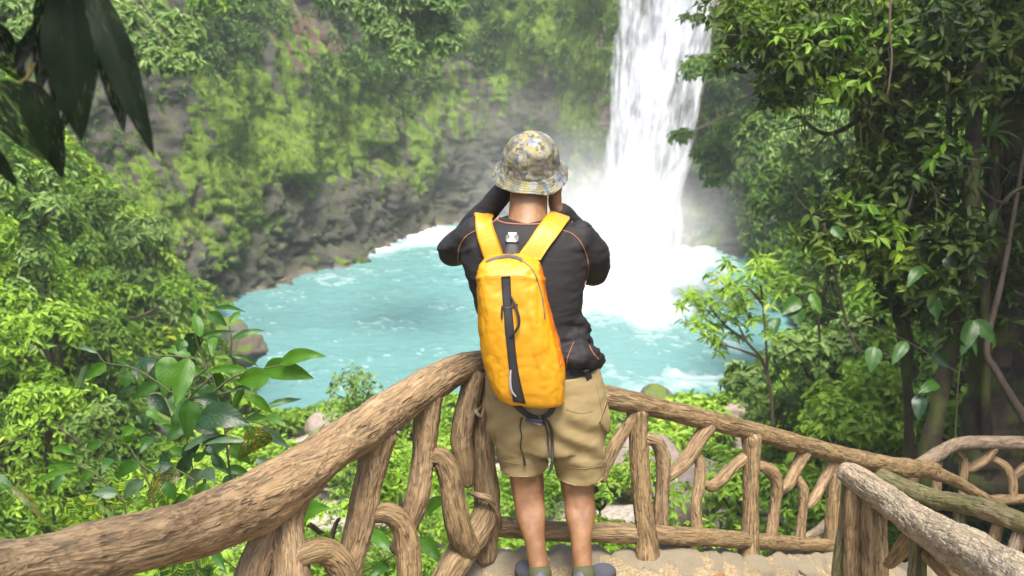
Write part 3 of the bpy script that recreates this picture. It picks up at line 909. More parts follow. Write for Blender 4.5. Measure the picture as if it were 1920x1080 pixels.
def log(name, pts, mat, parent, res=.008, groove=1.0, label=None, knots=()):
    """pts: (px, py, depth, radius px)"""
    Q = np.array([list(D(p[0], p[1], p[2])) + [p[3] / F * p[2]] for p in pts])
    L = np.sum(np.linalg.norm(np.diff(Q[:, :3], axis=0), axis=1))
    n = int(np.clip(L / res, 12, 420))
    R = catmull(Q, n)
    r0 = np.maximum(R[:, 3], .004)
    seg = int(np.clip(2 * np.pi * r0.mean() / res, 12, 72))
    V, Fc, s, th, P, r, N, B = tube(R[:, :3], r0, seg)
    _ls[0] += 1
    off = _ls[0] * 7.7
    G = np.zeros((len(P), seg, 3))
    tw = .5 * pn(np.c_[s * 1.4, s * 0 + off, s * 0])[:, None]
    G[..., 0] = r0.mean() * np.cos(th[None] + tw) + off
    G[..., 1] = r0.mean() * np.sin(th[None] + tw)
    G[..., 2] = s[:, None]
    lump = .10 * pn(G * np.array([9, 9, 5.0])) + .05 * pn(G * np.array([22, 22, 10.0]))
    n_a = fbm(G * np.array([42, 42, 4.2]) + .10 * pn(G * 12)[..., None], 2)
    n_b = fbm(G * np.array([85, 85, 9.0]) + 31, 2)
    act = sm(fbm(G * np.array([14, 14, 8.0]) + 51, 2), -.45, .15)
    cut = np.maximum((1 - sm(np.abs(n_a), .03, .15)) * act, .8 * (1 - sm(np.abs(n_b), .03, .14)))
    fib = fbm(G * np.array([60, 60, 8.0]) + 3, 2)
    dr = r[:, None] * lump + (-.0048 * cut + .0022 * fib) * groove * min(1.0, r0.mean() / .045)
    for (ks, kt, kr) in knots:
        dd = np.hypot((s[:, None] - ks), r0.mean() * ((th[None] - kt + np.pi) % (2 * np.pi) - np.pi))
        dr += kr * np.exp(-(dd / .035) ** 2)
    rad = np.cos(th)[None, :, None] * N[:, None] + np.sin(th)[None, :, None] * B[:, None]
    V = V.reshape(len(P), seg, 3) + rad * dr[..., None]
    me = mesh(name, V.reshape(-1, 3), Fc, True, attrs={'grain': G.reshape(-1, 3), 'cut': (cut * groove).ravel()})
    return obj(name, me, mat, parent, label)

# --- left railing
dl = lambda x: float(np.interp(x, [-300, 0, 300, 600, 800, 905, 1000], [1.6, 2.15, 2.55, 3.2, 3.75, 4.0, 4.05]))
lr = thing("log_railing", "thick brown log railing rising from the bottom left corner to the hiker's hip", "railing", D(905, 1035, 4.0))
log("handrail", [(-330, 1190, 1.62, 80), (-150, 1135, 1.88, 72), (0, 1078, 2.15, 63), (150, 1045, 2.35, 60), (300, 1008, 2.55, 58), (420, 968, 2.8, 58), (510, 925, 2.98, 58), (600, 858, 3.2, 44),
                 (700, 792, 3.47, 40), (800, 724, 3.75, 34), (850, 696, 3.88, 28), (895, 682, 4.0, 26), (912, 690, 4.03, 25)], LOG_BROWN, lr, .0065, knots=((1.0, 1, .01),))
PL = [("post", [(545, 925, 3.05, 40), (538, 985, 3.03, 33), (545, 1050, 3.0, 37), (550, 1170, 2.97, 42)]),
      ("post", [(520, 950, 3.03, 30), (495, 1010, 3.0, 27), (470, 1080, 2.95, 32), (455, 1170, 2.9, 34)]),
      ("post", [(712, 815, 3.5, 32), (693, 890, 3.5, 28), (682, 950, 3.5, 28), (666, 1015, 3.48, 27), (648, 1075, 3.46, 30), (640, 1180, 3.44, 34)]),
      ("post", [(805, 745, 3.75, 26), (797, 820, 3.75, 24), (792, 870, 3.75, 22), (782, 935, 3.74, 23), (764, 985, 3.73, 20), (748, 1030, 3.72, 19)]),
      ("post", [(890, 705, 3.93, 20), (873, 775, 3.93, 21), (866, 830, 3.94, 20), (872, 870, 3.95, 18), (878, 905, 3.96, 14)]),
      ("post", [(908, 700, 4.0, 24), (905, 800, 4.0, 21), (908, 870, 4.0, 22), (914, 950, 4.0, 24), (910, 1045, 4.02, 22)]),
      ("curved_brace", [(548, 1052, 2.98, 20), (580, 1035, 3.0, 24), (612, 1035, 3.05, 27), (640, 1062, 3.08, 27), (650, 1110, 3.1, 27), (650, 1170, 3.1, 27)]),
      ("curved_brace", [(702, 965, 3.5, 15), (728, 962, 3.5, 19), (754, 985, 3.52, 21), (765, 1030, 3.53, 24), (768, 1090, 3.53, 24), (768, 1170, 3.53, 25)]),
      ("curved_brace", [(806, 856, 3.75, 15), (826, 858, 3.76, 20), (842, 890, 3.77, 22), (850, 945, 3.78, 24), (862, 995, 3.8, 25), (878, 1030, 3.85, 24)]),
      ("curved_brace", [(915, 955, 3.98, 24), (900, 990, 3.94, 28), (872, 1030, 3.88, 30), (835, 1085, 3.8, 28), (810, 1150, 3.75, 28)])]
for nm, pts in PL:
    log(nm, pts, LOG_BROWN if nm == "post" else LOG_TAN, lr)
log("vine_wrap", [(884, 925, 3.96, 5), (900, 930, 3.9, 7), (920, 938, 3.9, 7), (934, 965, 3.95, 6), (936, 985, 4.0, 5)], LOG_BROWN, lr, .006, .5)
log("stub", [(900, 762, 3.95, 4), (893, 772, 3.9, 4), (902, 780, 3.9, 3), (907, 768, 3.9, 2)], LOG_GREY, lr, .005, .3)

# --- right railing
dr_ = lambda x: float(np.interp(x, [905, 1150, 1200, 1300, 1400, 1500, 1600, 1700, 1750], [4.02, 4.05, 4.1, 4.3, 4.5, 4.75, 5.0, 5.3, 5.5]))
rr = thing("log_railing", "tan log railing running down to the right from behind the hiker's hip", "railing", D(1213, 1040, 4.1))
log("handrail", [(x, y, dr_(x), r) for x, y, r in ((905, 692, 24), (1000, 715, 24), (1080, 732, 23), (1140, 745, 22), (1200, 758, 20), (1300, 780, 19), (1400, 806, 18), (1500, 833, 17), (1590, 856, 17), (1650, 870, 18), (1700, 878, 18), (1748, 880, 17))],
    LOG_TAN, rr, .0075)
log("branch_rail", [(1725, 878, 5.4, 16), (1780, 897, 5.6, 12), (1830, 925, 5.8, 11), (1880, 955, 6.0, 11)], LOG_TAN, rr, .01)
PR = [("post", [(1195, 775, 4.1, 21), (1196, 800, 4.1, 18), (1201, 890, 4.1, 18), (1207, 970, 4.1, 19), (1213, 1010, 4.1, 21), (1214, 1055, 4.1, 26)]),
      ("post", [(1408, 822, 4.5, 19), (1409, 860, 4.5, 16), (1407, 930, 4.5, 15), (1406, 990, 4.5, 17), (1404, 1040, 4.5, 21)]),
      ("post", [(1563, 868, 4.95, 15), (1562, 930, 4.95, 13), (1560, 990, 4.95, 14), (1558, 1040, 4.95, 15)]),
      ("curved_brace", [(1192, 776, 4.08, 10), (1172, 806, 4.08, 12), (1152, 838, 4.06, 13), (1138, 872, 4.05, 10), (1130, 900, 4.04, 8)]),
      ("curved_brace", [(1212, 822, 4.1, 12), (1232, 830, 4.13, 13), (1243, 860, 4.16, 14), (1243, 905, 4.18, 14), (1240, 950, 4.19, 14), (1240, 995, 4.2, 15)]),
      ("curved_brace", [(1328, 800, 4.35, 15), (1306, 832, 4.32, 15), (1288, 862, 4.28, 14), (1262, 884, 4.24, 13), (1248, 898, 4.2, 9)]),
      ("curved_brace", [(1303, 846, 4.34, 8), (1313, 872, 4.34, 11), (1311, 910, 4.33, 11), (1305, 945, 4.32, 10), (1306, 992, 4.32, 12)]),
      ("curved_brace", [(1396, 858, 4.5, 11), (1372, 878, 4.46, 11), (1352, 900, 4.42, 12), (1335, 912, 4.38, 11), (1320, 908, 4.35, 7)]),
      ("curved_brace", [(1424, 872, 4.53, 10), (1444, 882, 4.57, 12), (1456, 905, 4.6, 12), (1453, 950, 4.62, 11), (1446, 1003, 4.62, 12)]),
      ("curved_brace", [(1508, 850, 4.78, 13), (1492, 880, 4.75, 12), (1478, 908, 4.7, 12), (1464, 920, 4.66, 8)]),
      ("curved_brace", [(1497, 897, 4.75, 7), (1507, 920, 4.76, 10), (1505, 955, 4.77, 9), (1500, 1010, 4.77, 10)]),
      ("curved_brace", [(1562, 868, 4.93, 10), (1545, 900, 4.9, 10), (1528, 932, 4.86, 10), (1515, 950, 4.82, 7)]),
      ("bottom_rail", [(915, 985, 4.05, 20), (1000, 994, 4.06, 19), (1100, 997, 4.08, 19), (1160, 999, 4.1, 20), (1250, 1004, 4.18, 18), (1350, 1010, 4.36, 16), (1450, 1017, 4.62, 15), (1550, 1024, 4.92, 13), (1610, 1028, 5.1, 13)])]
for nm, pts in PR:
    log(nm, pts, LOG_TAN if nm != "curved_brace" else LOG_BROWN, rr)

# --- near right stair railing
nr = thing("log_railing", "speckled grey log railing at the bottom right corner, nearest on that side", "railing", D(1640, 1150, 3.7))
log("handrail", [(1583, 884, 3.95, 19), (1600, 893, 3.92, 25), (1645, 924, 3.75, 27), (1690, 958, 3.5, 30), (1752, 1000, 3.2, 36), (1815, 1035, 2.9, 44), (1880, 1072, 2.65, 50), (1960, 1125, 2.35, 56), (2080, 1200, 2.0, 62)], LOG_GREY, nr, .0065)
for nm, pts, m in (("post", [(1592, 900, 3.98, 12), (1584, 980, 3.98, 12), (1574, 1060, 3.98, 13), (1566, 1160, 3.98, 14)], LOG_MOSS),
                   ("post", [(1606, 920, 3.9, 20), (1602, 990, 3.9, 19), (1600, 1060, 3.9, 20), (1600, 1170, 3.9, 22)], LOG_TAN),
                   ("post", [(1640, 940, 3.78, 22), (1640, 1000, 3.78, 23), (1642, 1070, 3.78, 24), (1644, 1170, 3.78, 25)], LOG_TAN),
                   ("post", [(1722, 1000, 3.35, 16), (1721, 1050, 3.35, 17), (1718, 1160, 3.35, 20)], LOG_MOSS),
                   ("curved_brace", [(1708, 1005, 3.42, 16), (1690, 1030, 3.48, 16), (1668, 1056, 3.55, 12)], LOG_TAN),
                   ("curved_brace", [(1740, 1040, 3.3, 14), (1780, 1075, 3.2, 20), (1830, 1130, 3.1, 24)], LOG_TAN)):
    log(nm, pts, m, nr)
# --- mossy rail behind it
mr = thing("log_railing", "dark mossy log railing just behind the speckled grey one", "railing", D(1810, 1100, 4.7))
log("handrail", [(1612, 872, 5.2, 12), (1650, 890, 5.1, 14), (1700, 915, 5.0, 16), (1752, 935, 4.9, 18), (1815, 946, 4.75, 19), (1870, 962, 4.6, 19), (1930, 984, 4.45, 20), (2040, 1010, 4.2, 22)], LOG_MOSS, mr, .009)
for nm, pts, m in (("post", [(1801, 955, 4.8, 12), (1798, 1000, 4.8, 13), (1796, 1090, 4.8, 14)], LOG_MOSS),
                   ("curved_brace", [(1872, 985, 4.6, 11), (1862, 1020, 4.62, 11), (1850, 1060, 4.65, 12)], LOG_TAN),
                   ("curved_brace", [(1912, 1000, 4.5, 13), (1900, 1035, 4.5, 14), (1885, 1060, 4.52, 12)], LOG_PALE),
                   ("curved_brace", [(1715, 925, 5.0, 9), (1700, 960, 5.0, 9), (1690, 990, 5.0, 9)], LOG_TAN)):
    log(nm, pts, m, mr)
# --- far right railing
fr = thing("log_railing", "far railing at the right edge below the mossy trunks", "railing", D(1840, 950, 6.5))
log("handrail", [(1722, 874, 5.5, 13), (1758, 852, 5.8, 13), (1792, 834, 6.1, 13), (1840, 830, 6.3, 13), (1900, 831, 6.4, 13), (2000, 832, 6.5, 13)], LOG_PALE, fr, .011)
for nm, pts in (("curved_brace", [(1862, 842, 6.35, 10), (1845, 862, 6.35, 10), (1822, 876, 6.35, 10), (1803, 880, 6.35, 8)]),
                ("curved_brace", [(1796, 845, 6.3, 8), (1806, 862, 6.3, 8), (1806, 900, 6.3, 8), (1803, 930, 6.3, 8)]),
                ("curved_brace", [(1858, 858, 6.4, 7), (1885, 875, 6.4, 9), (1897, 900, 6.4, 9), (1900, 935, 6.4, 8)]),
                ("curved_brace", [(1930, 870, 6.5, 9), (1912, 884, 6.5, 9), (1900, 896, 6.5, 7)]),
                ("bottom_rail", [(1780, 945, 6.3, 10), (1840, 940, 6.35, 10), (1900, 936, 6.4, 10), (1980, 936, 6.5, 10)]),
                ("post", [(1757, 868, 5.9, 11), (1756, 905, 5.9, 10), (1756, 950, 5.9, 11)]),
                ("post", [(1715, 884, 5.9, 10), (1712, 910, 5.9, 10), (1710, 960, 5.9, 10)])):
    log(nm, pts, LOG_BROWN, fr, .012)
# --- small pale railing down the path
sr_ = thing("log_railing", "small pale railing far below, seen between the right balusters", "railing", D(1330, 1000, 10.5))
for nm, pts in (("handrail", [(1290, 1000, 10.4, 5), (1320, 978, 10.5, 5), (1360, 963, 10.6, 5), (1420, 961, 10.8, 5), (1452, 972, 10.9, 5), (1478, 1000, 11, 5)]),
                ("curved_brace", [(1345, 968, 10.6, 3), (1352, 980, 10.6, 3), (1350, 1000, 10.6, 3)]),
                ("curved_brace", [(1366, 966, 10.6, 3), (1366, 1000, 10.6, 3)]),
                ("curved_brace", [(1320, 980, 10.5, 3), (1330, 990, 10.5, 3), (1345, 1000, 10.6, 3)])):
    log(nm, pts, LOG_PALE, sr_, .03, .5)
sr2 = thing("log_railing", "pale bent log of the lower path railing beside the third right post", "railing", D(1520, 1010, 7))
for nm, pts in (("handrail", [(1500, 1015, 7, 9), (1530, 998, 7, 9), (1560, 975, 7, 9), (1600, 950, 7.1, 9)]),
                ("post", [(1530, 1000, 7, 8), (1532, 1040, 7, 8)])):
    log(nm, pts, LOG_PALE, sr2, .015, .6)

# ================================================================== LOOKOUT FLOOR
def floor_z(x, y):
    return -.45 * np.clip(x - .62, 0, 3.0) + .0 * y
def floor_edge(x):   # far edge (y) of the lookout floor
    return np.interp(x, [-2.6, -1.4, -.95, -.45, -.15, .2, .6, 1.1, 1.6, 2.2, 3.2, 4.4], [1.2, 2.0, 2.6, 3.3, 3.60, 3.64, 3.66, 3.97, 4.38, 4.7, 5.0, 5.0])
def stone_mat(name, a, b, dark):
    t = NT(name)
    co = t.coords()
    n1 = t.noise(co, 6, 5, .6); n2 = t.noise(co, 70, 5, .75)
    v = t.n("ShaderNodeTexVoronoi", ins={'Vector': co, 'Scale': 95.0}).outputs[0]
    c = t.mix(n1, a, b)
    c = t.mix(.7, c, t.ramp(n2, [(.32, dark), (.62, 1.0)]), 'MULTIPLY')
    return t.finish(t.pbsdf(Base_Color=c, Roughness=.9, Normal=t.bump(t.math('ADD', n2, t.math('MULTIPLY', v, .7)), .9, .012)).outputs[0])
FLOOR_M = stone_mat("sandy_concrete", (.30, .22, .12), (.46, .36, .21), .16)
STONE_M = stone_mat("pitted_stone", (.46, .37, .24), (.66, .56, .39), .35)
nx_, ny_ = 340, 240
fx = np.linspace(-2.6, 4.4, nx_)
fv = np.linspace(0, 1, ny_)
FV = np.zeros((nx_, ny_ + 2, 3))
ey = floor_edge(fx)
for j in range(ny_):
    FV[:, j, 0] = fx
    FV[:, j, 1] = -1.6 + (ey + 1.6) * fv[j] ** .6
FV[:, ny_, 0] = fx; FV[:, ny_, 1] = ey + .06
FV[:, ny_ + 1, 0] = fx; FV[:, ny_ + 1, 1] = ey + .12
q = FV.copy()
fa, fb, fi = cells(np.stack([q[..., 0] * 4.2, q[..., 1] * 4.2, q[..., 1] * 0], -1) + .3 * fbm(q * 3, 2)[..., None] * np.array([1, 1, 0]), 2)
FV[..., 2] = floor_z(q[..., 0], q[..., 1]) + .014 * fbm(q * 5, 3) + .009 * fbm(q * 30, 3) - .016 * (1 - sm(fb - fa, .0, .16)) + .012 * (fi - .5) - .012 * sm(fbm(q * 16 + 9, 2), .25, .5)
FV[:, ny_, 2] -= .08; FV[:, ny_ + 1, 2] -= 1.7
lookout = obj("lookout_floor", mesh("lookout_floor", FV.reshape(-1, 3), grid_faces(nx_, ny_ + 2), True), FLOOR_M, kind='structure')
rs = np.random.RandomState(77)
stone_variants = [boulder_mesh(rs, "stone", 20) for _ in range(6)]
for m in stone_variants: m.materials.append(STONE_M)
xx = -.35
k_ = 0
while xx < 2.6:
    wdt = rs.uniform(.09, .17)
    o = obj("stone", stone_variants[k_ % 6], None, lookout)
    yy = float(floor_edge(xx)) - .02
    o.location = (xx, yy, float(floor_z(xx, yy)) - .034)
    o.scale = (wdt * .74, rs.uniform(.10, .15), rs.uniform(.045, .065))
    o.rotation_euler = (0, .3 if xx > .62 else 0, rs.uniform(-.2, .2) + .35 * (xx > .9))
    xx += wdt
    k_ += 1
# stair treads going down on the right
for i, (sx, sy, sz) in enumerate(((1.9, 3.2, -.38), (2.25, 3.6, -.55), (2.6, 4.1, -.75), (3.0, 4.6, -.95))):
    pass
rs2 = np.random.RandomState(3)
LEAFLIT = leaf_mat("dry_leaf", [(0, (.10, .05, .02)), (.6, (.28, .14, .05)), (1, (.35, .25, .08))], .7, .15)
for (lx, ly, lab) in ((1337, 1066, "dry brown leaf lying on the floor right of the hiker's shoes"), (1540, 1062, "dry brown leaf lying at the foot of the third right post")):
    p = PZ(lx, ly, -.02)
    me = leaves_mesh("fallen_leaf", np.array([p]) + [0, 0, .03 - .45 * max(0, p[0] - .62)], np.array([[.6, .5, .1]]), np.array([[0, -.2, 1.]]), np.array([.09]), np.array([.04]), np.array([.5]), LT_MID)
    obj("fallen_leaf", me, LEAFLIT, None, lab, "leaf")

# ================================================================== BIG SINGLE LEAVES
def big_leaf_mat(name, a, b, vein, rough=.35, trans=.4, holes=0.0, spots=0.0, tint=(1.2, 1.3, .25), vb=.13):
    t = NT(name)
    lf = t.attr('lf')[1]
    sx = t.n("ShaderNodeSeparateXYZ", ins={0: lf})
    av = t.math('ABSOLUTE', sx.outputs[1])
    ph = t.math('SUBTRACT', t.math('MULTIPLY', sx.outputs[0], 9.0), t.math('MULTIPLY', av, 2.2))
    fr_ = t.math('ABSOLUTE', t.math('SUBTRACT', t.math('FRACT', ph), .5))
    vn = t.ramp(fr_, [(.0, 1.0), (.07, 0.0)])
    mid = t.ramp(av, [(.0, 1.0), (.07, 0.0)])
    vs = t.math('MAXIMUM', t.math('MULTIPLY', vn, .5), mid)
    n = t.noise(lf, 3.0, 4)
    c = t.mix(n, a, b)
    c = t.mix(t.math('MULTIPLY', vs, .5), c, vein)
    if spots:
        sp = t.noise(t.mapping(lf, (6, 4, 3)), 2.0, 5, .7)
        c = t.mix(t.ramp(sp, [(.52, 0.0), (.60, spots)]), c, (.42, .20, .02))
    ins = dict(Base_Color=c, Roughness=rough, Normal=t.bump(t.math('SUBTRACT', fr_, mid), vb, .006))
    p = t.pbsdf(**ins)
    p.inputs['Specular IOR Level'].default_value = .15 if vb < .1 else .45
    tr = t.n("ShaderNodeBsdfTranslucent", ins={'Color': t.mix(1.0, c, tint, 'MULTIPLY')})
    mx = t.n("ShaderNodeMixShader", ins={0: trans, 1: p.outputs[0], 2: tr.outputs[0]})
    res = mx.outputs[0]
    if holes:
        hn = t.noise(t.mapping(lf, (2.2, 8, 7)) if vb < .1 else t.mapping(lf, (3, 3, 7)), 3.2, 2, .5)
        al = t.ramp(hn, [(.70 - holes * .1, 0.0), (.705 - holes * .1, 1.0)])
        m2 = t.n("ShaderNodeMixShader", ins={0: al, 1: res, 2: t.n("ShaderNodeBsdfTransparent").outputs[0]})
        res = m2.outputs[0]
    return t.finish(res)

def big_leaf(name, a, b, wpx, mat, parent, rs, droop=.12, fold=.25, face=None, depth_w=None, nu=14, nv=7, wave=.03, label=None, tipp=.9):
    """a, b: world points of stalk end and tip, wpx: width in metres"""
    a, b = np.array(a, float), np.array(b, float)
    L = np.linalg.norm(b - a)
    t = np.linspace(0, 1, nu)
    v = np.linspace(-1, 1, nv)
    T = (b - a) / L
    view = unit((a + b) / 2 - np.array([0, 0, CZ]))
    side = unit(np.cross(T, view))
    n0 = np.cross(side, T)
    ang = rs.uniform(-.35, .35) if face is None else face
    side = side * math.cos(ang) + n0 * math.sin(ang)
    nrm = np.cross(side, T)
    if nrm[2] < 0: nrm = -nrm
    wp = (np.sin(np.pi * t ** .75)) ** .8 * (1 - .25 * t) * (1 - sm(t, .93, 1.0) * .6)
    wp[0] = .03; wp[-1] = .0
    sp = a[None] + (b - a)[None] * t[:, None] + np.array([0, 0, 1.0])[None] * (droop * L * np.sin(np.pi * t))[:, None] + nrm[None] * (.04 * L * np.sin(np.pi * t))[:, None]
    ph = rs.rand() * 6
    V = sp[:, None] + side[None, None] * (v[None, :, None] * wp[:, None, None] * wpx / 2) + nrm[None, None] * (np.abs(v)[None, :] * wp[:, None] * wpx / 2 * fold + wave * L * np.sin(t * 17 + ph)[:, None] * np.abs(v)[None, :] ** 2 * .5)[..., None]
    lf = np.zeros((nu, nv, 3)); lf[..., 0] = t[:, None]; lf[..., 1] = v[None]; lf[..., 2] = rs.rand() * 9
    me = mesh(name, V.reshape(-1, 3), grid_faces(nu, nv), True, attrs={'lf': lf.reshape(-1, 3)})
    return obj(name, me, mat, parent, label)

BL_LIGHT = big_leaf_mat("plant_leaf_light", (.045, .14, .008), (.08, .20, .012), (.09, .20, .03), .45, .4)
BL_MID = big_leaf_mat("plant_leaf_mid", (.020, .075, .006), (.038, .115, .009), (.04, .11, .018), .42, .3)
BL_DARK = big_leaf_mat("plant_leaf_dark", (.006, .026, .005), (.011, .042, .008), (.02, .055, .012), .42, .12, .4)
BL_GREY = big_leaf_mat("plant_leaf_greyish", (.05, .10, .045), (.075, .135, .06), (.09, .15, .07), .4, .2)
BL_SPOT = big_leaf_mat("plant_leaf_spotted", (.02, .07, .008), (.04, .11, .012), (.06, .12, .02), .45, .3, .6, .9)
rs = np.random.RandomState(101)
plant = thing("leafy_plant", "tall leafy plant with broad green leaves standing behind the left handrail", "plant", D(367, 1120, 3.1))
LEAVES = """368 590 362 552 9 L|375 632 364 586 20 L|390 588 426 612 22 M|405 578 462 586 9 M|430 607 452 583 12 L|377 632 443 622 11 M|434 637 498 620 14 M|362 624 362 668 34 D|345 637 333 660 24 M
402 632 397 670 18 L|434 667 485 688 9 M|353 671 328 762 38 L|318 667 308 748 40 L|275 670 278 700 32 D|255 684 258 712 17 D|240 698 234 728 27 M|295 718 250 750 24 M|222 676 245 688 13 M
198 682 162 713 24 L|165 682 148 735 15 G|183 662 140 654 8 G|465 693 383 697 15 L|506 704 445 716 40 L|495 690 590 710 42 L|525 682 612 668 27 L|456 728 434 774 16 M|500 762 566 748 13 M|424 762 363 748 30 D
354 750 352 827 38 M|372 785 470 798 52 D|490 803 543 840 22 G|505 812 446 862 48 S|345 845 412 815 13 G|460 827 381 834 12 G|392 835 401 852 18 D|424 880 473 893 22 M|379 880 347 918 26 G|379 884 404 905 28 G
297 868 324 872 36 D|261 868 219 898 26 M|336 880 276 947 42 S|269 900 231 938 24 G|220 925 174 925 22 G|147 872 81 880 12 L|147 880 60 910 13 L|138 852 97 840 14 L|191 831 163 840 20 M|224 835 253 819 17 L
301 799 334 807 12 M|460 787 505 783 14 M|322 735 345 790 30 M|330 690 390 705 26 L|352 660 372 640 22 M|402 700 415 735 24 M|375 720 395 762 26 M|470 740 510 775 20 L|412 765 440 800 26 M|430 840 470 870 26 L
340 800 312 830 24 M|365 830 345 870 28 D|400 860 430 890 22 M|250 800 225 830 18 L|285 820 262 850 20 M|210 860 190 890 18 M|240 900 262 935 22 L|310 905 330 940 26 M|180 880 150 905 18 L|120 890 95 925 16 M
275 770 300 790 18 L|385 905 372 945 26 M|350 930 320 960 22 M|290 760 272 790 16 M|420 915 445 890 22 M|480 860 520 885 20 G|500 780 535 800 18 L""".replace("\n", "|")
MM = {'L': BL_LIGHT, 'M': BL_MID, 'D': BL_DARK, 'G': BL_GREY, 'S': BL_SPOT}
for it in LEAVES.split("|"):
    a1, b1, a2, b2, wpx, mm = it.split()
    d0 = 3.1 + rs.uniform(-.12, .16)
    big_leaf("leaf", D(float(a1), float(b1), d0), D(float(a2), float(b2), d0 + rs.uniform(-.06, .04)), float(wpx) * 1.12 / F * d0, MM[mm], plant, rs, droop=rs.uniform(.02, .12))
for _ in range(46):
    x0, y0 = rs.normal(375, 62), rs.normal(800, 62)
    if y0 > 985 - .55 * max(0, x0 - 250) - 40: continue
    a_ = rs.uniform(0, 6.28); L_ = rs.uniform(28, 62)
    d0 = 3.18 + rs.uniform(0, .25)
    big_leaf("leaf", D(x0, y0, d0), D(x0 + L_ * math.cos(a_), y0 + L_ * abs(math.sin(a_)) * rs.choice([1, 1, -.5]), d0), L_ * rs.uniform(.4, .55) / F * d0, MM['MDLMD'[rs.randint(5)]], plant, rs, droop=rs.uniform(.02, .1), nu=10, nv=5)
STEMW = simple_mat("green_brown_stem", (.045, .05, .015), .6, .3, 90)
for pts in ([(432, 900), (422, 810), (408, 740), (398, 705), (388, 680)], [(400, 735), (440, 706), (500, 690), (530, 684)], [(388, 690), (330, 735), (298, 718), (250, 690), (198, 680), (183, 662)],
            [(388, 690), (372, 650), (366, 620), (376, 600), (390, 586)], [(378, 640), (372, 600)], [(430, 667), (434, 640), (430, 610)], [(408, 740), (430, 735), (456, 728)], [(398, 705), (352, 752), (345, 800)],
            [(367, 1120), (366, 1000), (364, 900), (352, 835), (345, 790)], [(422, 810), (460, 790), (500, 800), (505, 815)], [(230, 940), (180, 890), (147, 872), (142, 850)], [(290, 890), (262, 868), (240, 835), (225, 830)],
            [(418, 780), (395, 765), (362, 748)], [(425, 850), (440, 832), (460, 827)], [(364, 900), (330, 880), (297, 868)], [(438, 1010), (434, 940), (432, 900)], [(290, 960), (285, 925), (262, 868)], [(240, 990), (232, 940)],
            [(424, 805), (500, 762)], [(388, 690), (365, 672), (353, 671)], [(353, 671), (318, 667), (275, 670)]):
    mb = MB()
    mb.tube([D(x, y, 3.12) for x, y in pts], [.0042, .0018], 6, 24)
    obj("stem", mb.mesh("stem"), STEMW, plant)
strap = thing("grass_blade_plant", "long bent strap shaped leaf at the left edge above the handrail", "plant", D(-40, 990, 2.6))
p0, p1, p2 = D(-30, 885, 2.6), D(35, 925, 2.6), D(92, 988, 2.6)
big_leaf("blade", p0, p1, .03, BL_MID, strap, rs, .05); big_leaf("blade", D(20, 912, 2.6), p2, .028, BL_SPOT, strap, rs, .12)
mb = MB().tube([D(-40, 990, 2.6), D(-50, 930, 2.6), p0], [.005, .003], 6, 12); obj("stem", mb.mesh("stem"), STEMW, strap)
twig = thing("bare_twig", "thin bare twig poking in at the left edge", "twig", D(-60, 860, 3.0))
mb = MB().tube([D(-60, 858, 3.0), D(0, 838, 3.0), D(50, 815, 3.0), D(62, 798, 3.0), D(88, 785, 3.0)], [.005, .0015], 6, 24); obj("stem", mb.mesh("stem"), STEMW, twig)
big_leaf("leaf", D(62, 800, 3.0), D(82, 786, 3.0), .006, BL_MID, twig, rs)

# ferns under the handrail
def fern(label, roots, rs, mat, d):
    t = thing("fern", label, "fern", D(roots[0][0], roots[0][1], d))
    for (x0, y0, x1, y1, wp) in roots:
        a, b = D(x0, y0, d), D(x1, y1, d)
        n = 15
        P = np.linspace(a, b, n) + np.array([0, 0, 1])[None] * (.10 * np.linalg.norm(b - a) * np.sin(np.linspace(0, np.pi, n)))[:, None]
        Tn = unit(np.gradient(P, axis=0))
        S = unit(np.cross(Tn, np.array([0, 1.0, -.2])[None]))
        pos, dr2, L, = [], [], []
        for s_ in (-1, 1):
            pos.append(P); dr2.append(S * s_ + Tn * .55 + np.array([0, 0, -.15])); L.append(wp / F * d * np.sin(np.linspace(.45, np.pi * .97, n)) ** .7)
        pos = np.vstack(pos); dr2 = np.vstack(dr2); L = np.concatenate(L)
        nn = np.tile(np.array([0, -.7, .7]), (len(pos), 1)) + rs.normal(0, .1, (len(pos), 3))
        obj("frond", leaves_mesh("frond", pos, dr2, nn, L, L * .26, rs.rand(len(pos)), LT_MID), mat, t)
    return t
fern("dark green fern peeping out under the thick handrail", [(345, 1110, 300, 1045, 26), (345, 1110, 350, 1030, 26), (345, 1110, 395, 1050, 28), (345, 1110, 330, 1065, 24), (345, 1110, 410, 1080, 24), (345, 1110, 285, 1085, 24)], rs, G_MID, 3.3)
fern("green fern among the leaves left of the leafy plant", [(150, 985, 135, 935, 22), (150, 985, 165, 930, 24), (150, 985, 110, 960, 20), (150, 985, 190, 955, 20)], rs, G_BRIGHT, 3.6)
fern("small fern beside the spotted leaf", [(215, 950, 228, 890, 18), (215, 950, 195, 900, 18), (215, 950, 250, 920, 16)], rs, G_BRIGHT, 3.5)
lp = thing("broad_leaf_plant", "bright broad leaved plant seen between the left balusters", "plant", D(580, 1060, 4.6))
for (a1, b1, a2, b2, wpx, mm) in ((560, 975, 620, 952, 34, 'L'), (690, 1000, 740, 1040, 30, 'L'), (790, 1010, 830, 1060, 34, 'L'), (730, 1060, 690, 1085, 26, 'M'), (400, 1035, 425, 1075, 22, 'M'), (800, 960, 845, 935, 26, 'L')):
    big_leaf("leaf", D(a1, b1, 4.7), D(a2, b2, 4.6), wpx / F * 4.6, MM[mm], lp, rs)
    mb = MB().tube([D(580, 1100, 4.9), D((580 + a1) / 2, b1 + 60, 4.8), D(a1, b1, 4.7)], [.007, .003], 6, 14); obj("stem", mb.mesh("stem"), STEMW, lp)

